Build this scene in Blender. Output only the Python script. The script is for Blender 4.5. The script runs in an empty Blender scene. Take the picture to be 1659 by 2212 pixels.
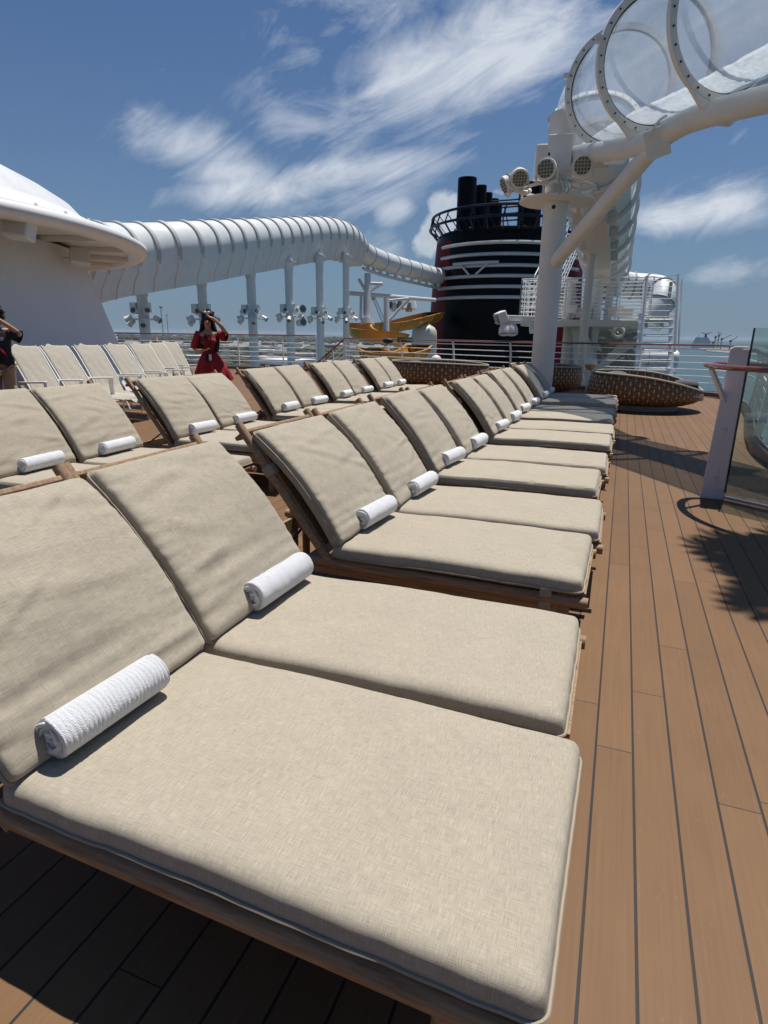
import bpy, bmesh, math, random
from mathutils import Vector, Matrix, Euler, noise
R=math.radians
random.seed(7)
C=bpy.context.scene.collection
sc=bpy.context.scene
# ------------------------------------------------------------------ camera
H=1.38
FPX=1950*0.6636            # focal length in pixels of a 1659 x 2212 picture
PITCH=math.atan(578/1950); YAW=math.atan(779/math.hypot(1950,578)); ROLL=R(.75)
f_=Vector((-math.sin(YAW)*math.cos(PITCH),math.cos(YAW)*math.cos(PITCH),-math.sin(PITCH)))
r0=Vector((math.cos(YAW),math.sin(YAW),0)); u0=r0.cross(f_)
r_=r0*math.cos(ROLL)+u0*math.sin(ROLL); u_=-r0*math.sin(ROLL)+u0*math.cos(ROLL)
cam=bpy.data.cameras.new('camera'); co=bpy.data.objects.new('camera',cam); C.objects.link(co)
co.matrix_world=Matrix(((r_.x,u_.x,-f_.x,0),(r_.y,u_.y,-f_.y,0),(r_.z,u_.z,-f_.z,H),(0,0,0,1)))
cam.sensor_fit='HORIZONTAL'; cam.sensor_width=36; cam.lens=36*1950/2500
cam.clip_start=.05; cam.clip_end=60000
sc.camera=co
CAM=Vector((0,0,H))
def at(x,y,D):            # point at depth D metres seen at picture point (x, y)
    return CAM+(f_*FPX+r_*(x-829.5)-u_*(y-1106))*(D/FPX)
def atz(x,y,z):
    d=f_*FPX+r_*(x-829.5)-u_*(y-1106); return CAM+d*((z-H)/d.z)
# ------------------------------------------------------------------ light
SUN=Vector((.062,.29,1)).normalized()
elev=math.asin(SUN.z); azim=math.atan2(SUN.x,SUN.y)
sl=bpy.data.lights.new('sun','SUN'); sl.energy=4.6; sl.angle=R(.53); sl.color=(1,.965,.91)
so=bpy.data.objects.new('sun',sl); C.objects.link(so); so.rotation_euler=SUN.to_track_quat('Z','Y').to_euler()
sc.view_settings.view_transform='Standard'; sc.view_settings.look='None'; sc.view_settings.exposure=.22; sc.view_settings.gamma=1
w=bpy.data.worlds.new('World'); sc.world=w; w.use_nodes=True
nt=w.node_tree; nt.nodes.clear()
def N(nt,t,**k):
    n=nt.nodes.new(t)
    for a,b in k.items():
        if a=='ins':
            for i,v in b.items(): 
                if isinstance(v,bpy.types.NodeSocket): nt.links.new(v,n.inputs[i])
                else: n.inputs[i].default_value=v
        else: setattr(n,a,b)
    return n
def M(nt,op,a,b=None,c=None,clamp=False):
    n=nt.nodes.new('ShaderNodeMath'); n.operation=op; n.use_clamp=clamp
    for i,v in enumerate((a,b,c)):
        if v is None: continue
        if isinstance(v,bpy.types.NodeSocket): nt.links.new(v,n.inputs[i])
        else: n.inputs[i].default_value=v
    return n.outputs[0]
def DOT(nt,a,v):
    n=nt.nodes.new('ShaderNodeVectorMath'); n.operation='DOT_PRODUCT'; nt.links.new(a,n.inputs[0]); n.inputs[1].default_value=v; return n.outputs['Value']
def MIX(nt,f,a,b):
    n=nt.nodes.new('ShaderNodeMix'); n.data_type='RGBA'
    for i,v in ((0,f),(6,a),(7,b)):
        if isinstance(v,bpy.types.NodeSocket): nt.links.new(v,n.inputs[i])
        else: n.inputs[i].default_value=v if i==0 else (tuple(v)+(1,) if len(v)==3 else v)
    return n.outputs[2]
sky=N(nt,'ShaderNodeTexSky',sky_type='NISHITA',sun_disc=False,sun_elevation=elev,sun_rotation=azim,altitude=0,air_density=1.0,dust_density=.8,ozone_density=1.5)
geo=N(nt,'ShaderNodeTexCoord'); d=geo.outputs['Generated']
# clouds: wind-drawn cirrus and a few cumulus, laid out as directions of the sky
F0=Vector((-.30,.95,.05)).normalized(); 
e1=Vector((F0.y,-F0.x,0)).normalized(); e2=e1.cross(F0)
df=M(nt,'MAXIMUM',DOT(nt,d,F0),.05)
U=M(nt,'DIVIDE',DOT(nt,d,e1),df); V=M(nt,'DIVIDE',DOT(nt,d,e2),df)
def uv_of(x,y):
    q=(at(x,y,1)-CAM); k=q.dot(F0); return q.dot(e1)/k,q.dot(e2)/k
def cvec(a,b,z=0.):
    n=nt.nodes.new('ShaderNodeCombineXYZ')
    for i,v in enumerate((a,b,z)):
        if isinstance(v,bpy.types.NodeSocket): nt.links.new(v,n.inputs[i])
        else: n.inputs[i].default_value=v
    return n.outputs[0]
def blob(p,q,width,amp):
    """soft elongated patch between two sky points"""
    (ax,ay),(bx,by)=uv_of(*p),uv_of(*q)
    cx,cy=(ax+bx)/2,(ay+by)/2; L=math.hypot(bx-ax,by-ay)/2; c,s=(bx-ax)/(2*L),(by-ay)/(2*L)
    W=width/1316
    du=M(nt,'SUBTRACT',U,cx); dv=M(nt,'SUBTRACT',V,cy)
    a=M(nt,'ADD',M(nt,'MULTIPLY',du,c/L),M(nt,'MULTIPLY',dv,s/L))
    b=M(nt,'ADD',M(nt,'MULTIPLY',du,-s/W),M(nt,'MULTIPLY',dv,c/W))
    r2=M(nt,'ADD',M(nt,'POWER',M(nt,'ABSOLUTE',a),3.),M(nt,'MULTIPLY',b,b))
    return M(nt,'MULTIPLY',M(nt,'EXPONENT',M(nt,'MULTIPLY',r2,-1.)),amp)
ang=R(24)
US=M(nt,'ADD',M(nt,'MULTIPLY',U,math.cos(ang)),M(nt,'MULTIPLY',V,math.sin(ang)))
VS=M(nt,'ADD',M(nt,'MULTIPLY',U,-math.sin(ang)),M(nt,'MULTIPLY',V,math.cos(ang)))
n1=N(nt,'ShaderNodeTexNoise',ins={'Vector':cvec(M(nt,'MULTIPLY',US,1.3),M(nt,'MULTIPLY',VS,4.2)),'Scale':3.4,'Detail':10,'Roughness':.66,'Distortion':1.3}).outputs[0]
n2=N(nt,'ShaderNodeTexNoise',ins={'Vector':cvec(M(nt,'MULTIPLY',US,1.),M(nt,'MULTIPLY',VS,1.6)),'Scale':5.5,'Detail':8,'Roughness':.6,'Distortion':.4}).outputs[0]
nz=M(nt,'ADD',M(nt,'MULTIPLY',n1,.62),M(nt,'MULTIPLY',n2,.38))
streaks=[((540,60),(720,130),60,.55),((500,190),(800,330),75,.55),((620,300),(1000,200),80,.6),((760,250),(1300,0),100,1.1),((900,140),(1280,60),120,.75),
 ((270,280),(560,350),55,.75),((360,330),(640,420),60,.7),((340,440),(1040,330),40,.95),((560,400),(1000,350),60,.7),((600,460),(960,400),40,.6),
 ((1360,485),(1659,425),38,1.05),((1480,420),(1659,410),30,.6),((1480,600),(1659,575),30,.6),((1560,330),(1630,270),25,.45),((920,300),(1080,275),30,.5),
 ((280,240),(330,245),14,.4),((700,360),(800,290),26,.5),((60,360),(140,340),20,.2),((1100,130),(1400,-60),110,.6),((600,20),(1000,-120),120,.7),((800,480),(900,430),34,.8),((760,560),(880,510),46,.6),((1480,590),(1700,570),30,.5),((1400,500),(1700,440),34,.6),((620,250),(1000,120),150,.4)]
m=None
for s_ in streaks:
    b=blob(*s_); m=b if m is None else M(nt,'MAXIMUM',m,b)
cir=M(nt,'MULTIPLY',M(nt,'SUBTRACT',M(nt,'ADD',M(nt,'MULTIPLY',m,.55),M(nt,'MULTIPLY',nz,1.55)),.93),2.1,clamp=True)
cir=M(nt,'MULTIPLY',cir,M(nt,'POWER',M(nt,'MINIMUM',M(nt,'MULTIPLY',m,1.5),1.),.6))
n3=N(nt,'ShaderNodeTexNoise',ins={'Vector':cvec(U,V),'Scale':11,'Detail':7,'Roughness':.55}).outputs[0]
cum=[((880,560),(990,450),38,1.1),((930,480),(1010,430),45,1.1),((1040,420),(1120,410),22,1.0),((960,540),(1120,500),60,.9),((1540,430),(1620,425),14,.5)]
m2=None
for s_ in cum:
    b=blob(*s_); m2=b if m2 is None else M(nt,'MAXIMUM',m2,b)
cu=M(nt,'MULTIPLY',M(nt,'SUBTRACT',M(nt,'ADD',M(nt,'MULTIPLY',m2,.8),M(nt,'MULTIPLY',n3,2.2)),1.52),4.5,clamp=True)
cu=M(nt,'MULTIPLY',cu,.85)
SKYK=.055
skyc=N(nt,'ShaderNodeVectorMath',operation='SCALE',ins={0:sky.outputs[0],3:SKYK}).outputs[0]
tint0=N(nt,'ShaderNodeVectorMath',operation='MULTIPLY',ins={0:skyc,1:(.49,.735,1.05)}).outputs[0]
dz_=N(nt,'ShaderNodeSeparateXYZ',ins={0:d}).outputs[2]
hzf=M(nt,'EXPONENT',M(nt,'MULTIPLY',M(nt,'ABSOLUTE',dz_),-4.6))     # milky air low over the sea
tint=MIX(nt,M(nt,'MULTIPLY',hzf,.90),tint0,(.175,.245,.325))
c1=MIX(nt,M(nt,'MULTIPLY',cir,.88),tint,(.60,.64,.70))
shade_=M(nt,'MULTIPLY',N(nt,'ShaderNodeTexNoise',ins={'Vector':cvec(U,V),'Scale':26,'Detail':5,'Roughness':.6}).outputs[0],1.,clamp=True)
c2=MIX(nt,cu,c1,MIX(nt,shade_,(.62,.66,.72),(.28,.34,.42)))
bg=N(nt,'ShaderNodeBackground',ins={0:c2,1:1.0}); out=N(nt,'ShaderNodeOutputWorld',ins={0:bg.outputs[0]})
# ------------------------------------------------------------------ materials
MATS={}
def pmat(name,col,rough=.5,metal=0,bump=None,var=None,coat=0,spec=.5,emis=None,sheen=0):
    """principled material; var=(scale,amount) mottles the colour, bump=(scale,strength)"""
    m=bpy.data.materials.new(name); m.use_nodes=True; nt=m.node_tree; p=nt.nodes['Principled BSDF']
    p.inputs['Base Color'].default_value=tuple(col)+(1,); p.inputs['Roughness'].default_value=rough; p.inputs['Metallic'].default_value=metal
    p.inputs['Coat Weight'].default_value=coat; p.inputs['Specular IOR Level'].default_value=spec; p.inputs['Sheen Weight'].default_value=sheen
    tc=nt.nodes.new('ShaderNodeTexCoord').outputs['Object']
    if var:
        n=N(nt,'ShaderNodeTexNoise',ins={'Vector':tc,'Scale':var[0],'Detail':6,'Roughness':.65}).outputs[0]
        k=M(nt,'ADD',M(nt,'MULTIPLY',n,2*var[1]),1-var[1])
        v=N(nt,'ShaderNodeVectorMath',operation='SCALE',ins={0:tuple(col),3:k}).outputs[0]
        nt.links.new(v,p.inputs['Base Color'])
    if bump:
        n=N(nt,'ShaderNodeTexNoise',ins={'Vector':tc,'Scale':bump[0],'Detail':4}).outputs[0]
        b=N(nt,'ShaderNodeBump',ins={'Height':n,'Strength':bump[1],'Distance':.01}); nt.links.new(b.outputs[0],p.inputs['Normal'])
    if emis: p.inputs['Emission Color'].default_value=tuple(emis[0])+(1,); p.inputs['Emission Strength'].default_value=emis[1]
    MATS[name]=m; return m
white=pmat('white_paint',(.74,.73,.70),.38,bump=(1.3,.25),var=(1.1,.07))
white2=pmat('white_tube_gelcoat',(.68,.69,.68),.38,bump=(.9,.4),var=(2.3,.17))
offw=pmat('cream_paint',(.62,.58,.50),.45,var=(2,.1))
rust=pmat('weathered_white_paint',(.72,.68,.625),.5,var=(3.5,.16),bump=(5,.3))
greyp=pmat('grey_paint',(.30,.30,.29),.5,var=(2,.15))
black=pmat('black_gloss',(.003,.003,.0035),.3,spec=.10)
blackm=pmat('black_matt',(.012,.012,.014),.6)
navy=pmat('navy_steel',(.006,.007,.02),.35,spec=.3)
red=pmat('funnel_red',(.19,.006,.010),.5,var=(.5,.1),spec=.08)
orange=pmat('orange_fibreglass',(.52,.25,.035),.35,var=(.6,.15))
steel=pmat('steel',(.62,.62,.62),.3,metal=.8)
lensm=pmat('lamp_lens',(.36,.33,.26),.3)
ledm=pmat('led_cell',(.08,.075,.05),.3)
varn=pmat('varnished_wood',(.16,.045,.018),.22,coat=.6,var=(6,.3))
towelw=pmat('white_terry',(.89,.89,.905),.95,sheen=.3,bump=(420,.9),var=(60,.05))
skin=pmat('skin',(.42,.22,.14),.55); hairm=pmat('dark_hair',(.012,.008,.007),.5,bump=(60,.8),spec=.3)
dressm=pmat('red_cloth',(.30,.006,.012),.8,var=(12,.2),bump=(50,.2)); blackc=pmat('black_cloth',(.012,.012,.017),.85,bump=(40,.4))
khaki=pmat('khaki_cloth',(.30,.23,.16),.85,var=(9,.15),bump=(30,.5))
leaf=pmat('palm_leaf',(.05,.09,.02),.5); trunkm=pmat('palm_bark',(.14,.10,.07),.9,bump=(30,1.))
green=pmat('sign_green',(.01,.16,.06),.4)
meshc=pmat('sling_fabric',(.41,.375,.305),.9,bump=(9,.9),var=(5,.08))
amber=pmat('amber_glass',(.5,.33,.12),.2)
concrete=pmat('concrete',(.42,.41,.39),.9,var=(.01,.3)); roofg=pmat('pale_roof',(.62,.62,.62),.7,var=(.05,.2)); dkglass=pmat('dark_window',(.03,.04,.05),.2)
shiph=pmat('ship_white',(.85,.86,.88),.5); bluem=pmat('ship_navy',(.02,.03,.08),.5)

def wood_mat():
    m=bpy.data.materials.new('weathered_teak'); m.use_nodes=True; nt=m.node_tree; p=nt.nodes['Principled BSDF']
    tc=nt.nodes.new('ShaderNodeTexCoord').outputs['Object']
    mp=N(nt,'ShaderNodeMapping',ins={0:tc}); mp.inputs['Scale'].default_value=(3,40,40)
    n=N(nt,'ShaderNodeTexNoise',ins={'Vector':mp.outputs[0],'Scale':2.,'Detail':8,'Roughness':.7}).outputs[0]
    cr=N(nt,'ShaderNodeValToRGB',ins={0:n}); cr.color_ramp.elements[0].position=.3; cr.color_ramp.elements[0].color=(.18,.095,.045,1)
    cr.color_ramp.elements[1].position=.72; cr.color_ramp.elements[1].color=(.42,.285,.165,1)
    nt.links.new(cr.outputs[0],p.inputs['Base Color']); p.inputs['Roughness'].default_value=.7
    b=N(nt,'ShaderNodeBump',ins={'Height':n,'Strength':.5,'Distance':.003}); nt.links.new(b.outputs[0],p.inputs['Normal'])
    return m
teak=wood_mat()
def fabric_mat():
    m=bpy.data.materials.new('linen_fabric'); m.use_nodes=True; nt=m.node_tree; p=nt.nodes['Principled BSDF']
    uv=nt.nodes.new('ShaderNodeUVMap').outputs[0]; oi=nt.nodes.new('ShaderNodeObjectInfo')
    sh=N(nt,'ShaderNodeVectorMath',operation='ADD',ins={0:uv}); nt.links.new(cvec2(nt,oi.outputs['Random'],7.),sh.inputs[1]); uvs=sh.outputs[0]
    def st(sx,sy,s,det=2):
        mp=N(nt,'ShaderNodeMapping',ins={0:uvs}); mp.inputs['Scale'].default_value=(sx,sy,1)
        return N(nt,'ShaderNodeTexNoise',ins={'Vector':mp.outputs[0],'Scale':s,'Detail':det,'Roughness':.6}).outputs[0]
    a=st(26,620,1.,2); b=st(600,30,1.,2); g=st(1,1,5,4); g2=st(1,1,1.6,3); fine=st(1,1,650,1)
    sp=N(nt,'ShaderNodeSeparateXYZ',ins={0:uvs})
    wx=M(nt,'SINE',M(nt,'MULTIPLY',sp.outputs[0],2*math.pi*520)); wy=M(nt,'SINE',M(nt,'MULTIPLY',sp.outputs[1],2*math.pi*520))
    weave=M(nt,'MULTIPLY',wx,wy)
    t=M(nt,'ADD',M(nt,'MULTIPLY',a,.40),M(nt,'MULTIPLY',b,.46)); t=M(nt,'ADD',t,M(nt,'MULTIPLY',g,.10)); t=M(nt,'ADD',t,M(nt,'MULTIPLY',fine,.14))
    cr=N(nt,'ShaderNodeValToRGB',ins={0:t}); e=cr.color_ramp.elements
    e[0].position=.31; e[0].color=(.225,.192,.143,1); e[1].position=.80; e[1].color=(.575,.503,.388,1)
    st2=M(nt,'MULTIPLY',M(nt,'SUBTRACT',.42,g2),2.2,clamp=True)
    col=MIX(nt,st2,cr.outputs[0],(.26,.225,.175))
    # a few small spots
    v=N(nt,'ShaderNodeTexVoronoi',feature='F1',ins={'Vector':uvs,'Scale':2.3,'Randomness':1.}).outputs['Distance']
    spot=M(nt,'MULTIPLY',M(nt,'LESS_THAN',v,.005),.35); col=MIX(nt,spot,col,(.18,.14,.09))
    nt.links.new(col,p.inputs['Base Color']); p.inputs['Roughness'].default_value=.95; p.inputs['Specular IOR Level'].default_value=.15; p.inputs['Sheen Weight'].default_value=.15
    hh=M(nt,'ADD',M(nt,'MULTIPLY',t,1.2),M(nt,'MULTIPLY',weave,.14))
    bp=N(nt,'ShaderNodeBump',ins={'Height':hh,'Strength':.5,'Distance':.0022}); 
    w2=st(14,3,1.,3); bp2=N(nt,'ShaderNodeBump',ins={'Height':w2,'Strength':.35,'Distance':.012,'Normal':bp.outputs[0]})
    nt.links.new(bp2.outputs[0],p.inputs['Normal']); return m
def cvec2(nt,a,k):
    n=nt.nodes.new('ShaderNodeCombineXYZ'); nt.links.new(M(nt,'MULTIPLY',a,k),n.inputs[0]); nt.links.new(M(nt,'MULTIPLY',a,k*1.7),n.inputs[1]); return n.outputs[0]
fabric=fabric_mat()
piping=pmat('piping_cord',(.33,.275,.20),.9)
def deck_mat():
    m=bpy.data.materials.new('deck_planks'); m.use_nodes=True; nt=m.node_tree; p=nt.nodes['Principled BSDF']
    pos=nt.nodes.new('ShaderNodeNewGeometry').outputs['Position']; s=N(nt,'ShaderNodeSeparateXYZ',ins={0:pos}); X,Y=s.outputs[0],s.outputs[1]
    k=M(nt,'DIVIDE',M(nt,'SUBTRACT',X,.066),.1215); idn=M(nt,'FLOOR',k); fr=M(nt,'FRACT',k)
    ds=M(nt,'MULTIPLY',M(nt,'MINIMUM',fr,M(nt,'SUBTRACT',1.,fr)),.1215)
    wn=N(nt,'ShaderNodeTexWhiteNoise',noise_dimensions='1D',ins={'W':idn}).outputs['Value']
    yy=M(nt,'DIVIDE',M(nt,'ADD',Y,M(nt,'MULTIPLY',wn,9.7)),1.9); fy=M(nt,'FRACT',yy); bid=M(nt,'FLOOR',yy)
    dy=M(nt,'MULTIPLY',M(nt,'MINIMUM',fy,M(nt,'SUBTRACT',1.,fy)),1.9)
    dist=M(nt,'MINIMUM',M(nt,'SUBTRACT',ds,.0031),M(nt,'SUBTRACT',dy,.0013))
    seam=M(nt,'SUBTRACT',1.,M(nt,'MULTIPLY',dist,900.,clamp=True))
    tone=N(nt,'ShaderNodeTexWhiteNoise',noise_dimensions='2D',ins={'Vector':cvec3(nt,idn,bid)}).outputs['Value']
    mp=N(nt,'ShaderNodeMapping',ins={0:pos}); mp.inputs['Scale'].default_value=(90,2.2,1)
    g=N(nt,'ShaderNodeTexNoise',ins={'Vector':mp.outputs[0],'Scale':1.,'Detail':6,'Roughness':.65}).outputs[0]
    mp2=N(nt,'ShaderNodeMapping',ins={0:pos}); mp2.inputs['Scale'].default_value=(1,1,1)
    bigc=N(nt,'ShaderNodeTexNoise',ins={'Vector':mp2.outputs[0],'Scale':2.3,'Detail':5,'Roughness':.6}).outputs[0]
    gr=N(nt,'ShaderNodeTexNoise',ins={'Vector':pos,'Scale':260,'Detail':2}).outputs[0]
    t=M(nt,'ADD',M(nt,'MULTIPLY',tone,.16),M(nt,'MULTIPLY',g,.42)); t=M(nt,'ADD',t,M(nt,'MULTIPLY',bigc,.35)); t=M(nt,'ADD',t,M(nt,'MULTIPLY',gr,.1))
    cr=N(nt,'ShaderNodeValToRGB',ins={0:t}); e=cr.color_ramp.elements
    e[0].position=.28; e[0].color=(.126,.064,.027,1); e[1].position=.8; e[1].color=(.205,.112,.050,1)
    # scuffs
    mp3=N(nt,'ShaderNodeMapping',ins={0:pos}); mp3.inputs['Scale'].default_value=(9,3,1)
    sc2=N(nt,'ShaderNodeTexNoise',ins={'Vector':mp3.outputs[0],'Scale':3.,'Detail':8,'Roughness':.75}).outputs[0]
    col=MIX(nt,M(nt,'MULTIPLY',M(nt,'SUBTRACT',sc2,.60),3.,clamp=True),cr.outputs[0],(.25,.18,.125))
    col=MIX(nt,seam,col,(.022,.018,.016))
    nt.links.new(col,p.inputs['Base Color']); p.inputs['Roughness'].default_value=.62; p.inputs['Specular IOR Level'].default_value=.3
    hh=M(nt,'SUBTRACT',M(nt,'MULTIPLY',g,.25),seam)
    b=N(nt,'ShaderNodeBump',ins={'Height':hh,'Strength':.4,'Distance':.002}); nt.links.new(b.outputs[0],p.inputs['Normal']); return m
def cvec3(nt,a,b):
    n=nt.nodes.new('ShaderNodeCombineXYZ'); nt.links.new(a,n.inputs[0]); nt.links.new(b,n.inputs[1]); return n.outputs[0]
deckm=deck_mat()
def weave_mat():
    m=bpy.data.materials.new('rattan_weave'); m.use_nodes=True; nt=m.node_tree; p=nt.nodes['Principled BSDF']
    uv=nt.nodes.new('ShaderNodeUVMap').outputs[0]; s=N(nt,'ShaderNodeSeparateXYZ',ins={0:uv})
    u=M(nt,'MULTIPLY',s.outputs[0],40.); v=M(nt,'MULTIPLY',s.outputs[1],9.)
    row=M(nt,'FLOOR',v); par=M(nt,'MULTIPLY',M(nt,'MODULO',row,2.),.5)
    fu=M(nt,'FRACT',M(nt,'ADD',u,par)); fv=M(nt,'FRACT',v)
    tick=M(nt,'LESS_THAN',M(nt,'ABSOLUTE',M(nt,'SUBTRACT',fu,.5)),.07)
    hv=M(nt,'SINE',M(nt,'MULTIPLY',fv,math.pi)); hu=M(nt,'ABSOLUTE',M(nt,'SINE',M(nt,'MULTIPLY',M(nt,'SUBTRACT',fu,.5),math.pi)))
    hgt=M(nt,'MULTIPLY',M(nt,'POWER',hv,.6),M(nt,'ADD',.35,M(nt,'MULTIPLY',hu,.65)))
    n=N(nt,'ShaderNodeTexNoise',ins={'Vector':uv,'Scale':60,'Detail':3}).outputs[0]
    c=MIX(nt,n,(.11,.048,.014),(.27,.14,.048)); c=MIX(nt,M(nt,'SUBTRACT',1.,M(nt,'MULTIPLY',hgt,1.7,clamp=True)),c,(.012,.006,.003)); c=MIX(nt,tick,c,(.52,.42,.27))
    nt.links.new(c,p.inputs['Base Color']); p.inputs['Roughness'].default_value=.5
    b=N(nt,'ShaderNodeBump',ins={'Height':M(nt,'MAXIMUM',hgt,tick),'Strength':.9,'Distance':.02}); nt.links.new(b.outputs[0],p.inputs['Normal']); return m
rattan=weave_mat()
def clear_mat(name,tint,haze,rough=.05,fac=1.):
    m=bpy.data.materials.new(name); m.use_nodes=True; nt=m.node_tree; nt.nodes.clear()
    tr=N(nt,'ShaderNodeBsdfTransparent',ins={0:tuple(tint)+(1,)}); di=N(nt,'ShaderNodeBsdfDiffuse',ins={0:(.75,.8,.84,1)}); gl=N(nt,'ShaderNodeBsdfGlossy',ins={0:(1,1,1,1),1:rough})
    tl=N(nt,'ShaderNodeBsdfTranslucent',ins={0:(.75,.8,.84,1)}); ad=N(nt,'ShaderNodeMixShader',ins={0:.5,1:di.outputs[0],2:tl.outputs[0]})
    tc=nt.nodes.new('ShaderNodeTexCoord').outputs['Object']
    n=N(nt,'ShaderNodeTexNoise',ins={'Vector':tc,'Scale':1.6,'Detail':6,'Roughness':.7}).outputs[0]
    hz=M(nt,'MULTIPLY',M(nt,'ADD',.5,n),haze)
    m1=N(nt,'ShaderNodeMixShader',ins={0:hz,1:tr.outputs[0],2:ad.outputs[0]})
    lw=M(nt,'ADD',.04,M(nt,'MULTIPLY',M(nt,'POWER',N(nt,'ShaderNodeLayerWeight',ins={0:.5}).outputs['Facing'],5.),.7)); m2=N(nt,'ShaderNodeMixShader',ins={0:M(nt,'MULTIPLY',lw,fac),1:m1.outputs[0],2:gl.outputs[0]})
    N(nt,'ShaderNodeOutputMaterial',ins={0:m2.outputs[0]}); return m
acrylic=clear_mat('clear_acrylic',(.86,.90,.93),.36,.15)
glass=clear_mat('green_glass',(.80,.87,.83),.05,.02)
foam=pmat('foaming_water',(.85,.87,.9),.35,bump=(22,1.),var=(14,.25))
_n=foam.node_tree; _t=N(_n,'ShaderNodeBsdfTranslucent',ins={0:(.92,.95,1,1)}); _a=N(_n,'ShaderNodeMixShader',ins={0:.75,1:_n.nodes['Principled BSDF'].outputs[0],2:_t.outputs[0]}); _n.links.new(_a.outputs[0],_n.nodes['Material Output'].inputs[0])
_vt=N(_n,'ShaderNodeTexNoise',ins={'Vector':N(_n,'ShaderNodeTexCoord').outputs['Object'],'Scale':16,'Detail':5,'Roughness':.7}).outputs[0]; _cr=N(_n,'ShaderNodeValToRGB',ins={0:_vt}); _cr.color_ramp.elements[0].position=.35; _cr.color_ramp.elements[0].color=(.62,.65,.68,1); _cr.color_ramp.elements[1].position=.55; _n.links.new(_cr.outputs[0],_t.inputs[0])
def sea_mat():
    m=bpy.data.materials.new('sea_water'); m.use_nodes=True; nt=m.node_tree; p=nt.nodes['Principled BSDF']
    p.inputs['Base Color'].default_value=(.022,.062,.075,1); p.inputs['Roughness'].default_value=.38; p.inputs['Specular IOR Level'].default_value=.35
    pos=nt.nodes.new('ShaderNodeNewGeometry').outputs['Position']
    n=N(nt,'ShaderNodeTexNoise',ins={'Vector':pos,'Scale':.12,'Detail':8,'Roughness':.6}).outputs[0]
    b=N(nt,'ShaderNodeBump',ins={'Height':n,'Strength':.5,'Distance':1.5}); nt.links.new(b.outputs[0],p.inputs['Normal'])
    n2=N(nt,'ShaderNodeTexNoise',ins={'Vector':pos,'Scale':.004,'Detail':4}).outputs[0]
    nt.links.new(MIX(nt,n2,(.02,.06,.075),(.035,.085,.09)),p.inputs['Base Color']); return m
def land_mat():
    m=bpy.data.materials.new('port_ground'); m.use_nodes=True; nt=m.node_tree; p=nt.nodes['Principled BSDF']
    pos=nt.nodes.new('ShaderNodeNewGeometry').outputs['Position']
    n=N(nt,'ShaderNodeTexNoise',ins={'Vector':pos,'Scale':.012,'Detail':6,'Roughness':.6}).outputs[0]
    v=N(nt,'ShaderNodeTexVoronoi',ins={'Vector':pos,'Scale':.05}).outputs['Color']
    cr=N(nt,'ShaderNodeValToRGB',ins={0:n}); e=cr.color_ramp.elements; e[0].position=.44; e[0].color=(.06,.068,.055,1); e[1].position=.50; e[1].color=(.15,.15,.145,1)
    nt.links.new(MIX(nt,.25,cr.outputs[0],v),p.inputs['Base Color'])
    hs=N(nt,'ShaderNodeHueSaturation',ins={'Saturation':.2,'Value':.5,'Color':v}); nt.links.new(MIX(nt,.3,cr.outputs[0],hs.outputs[0]),p.inputs['Base Color'])
    p.inputs['Roughness'].default_value=.9; return m
seam_,landm=sea_mat(),land_mat()
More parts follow.
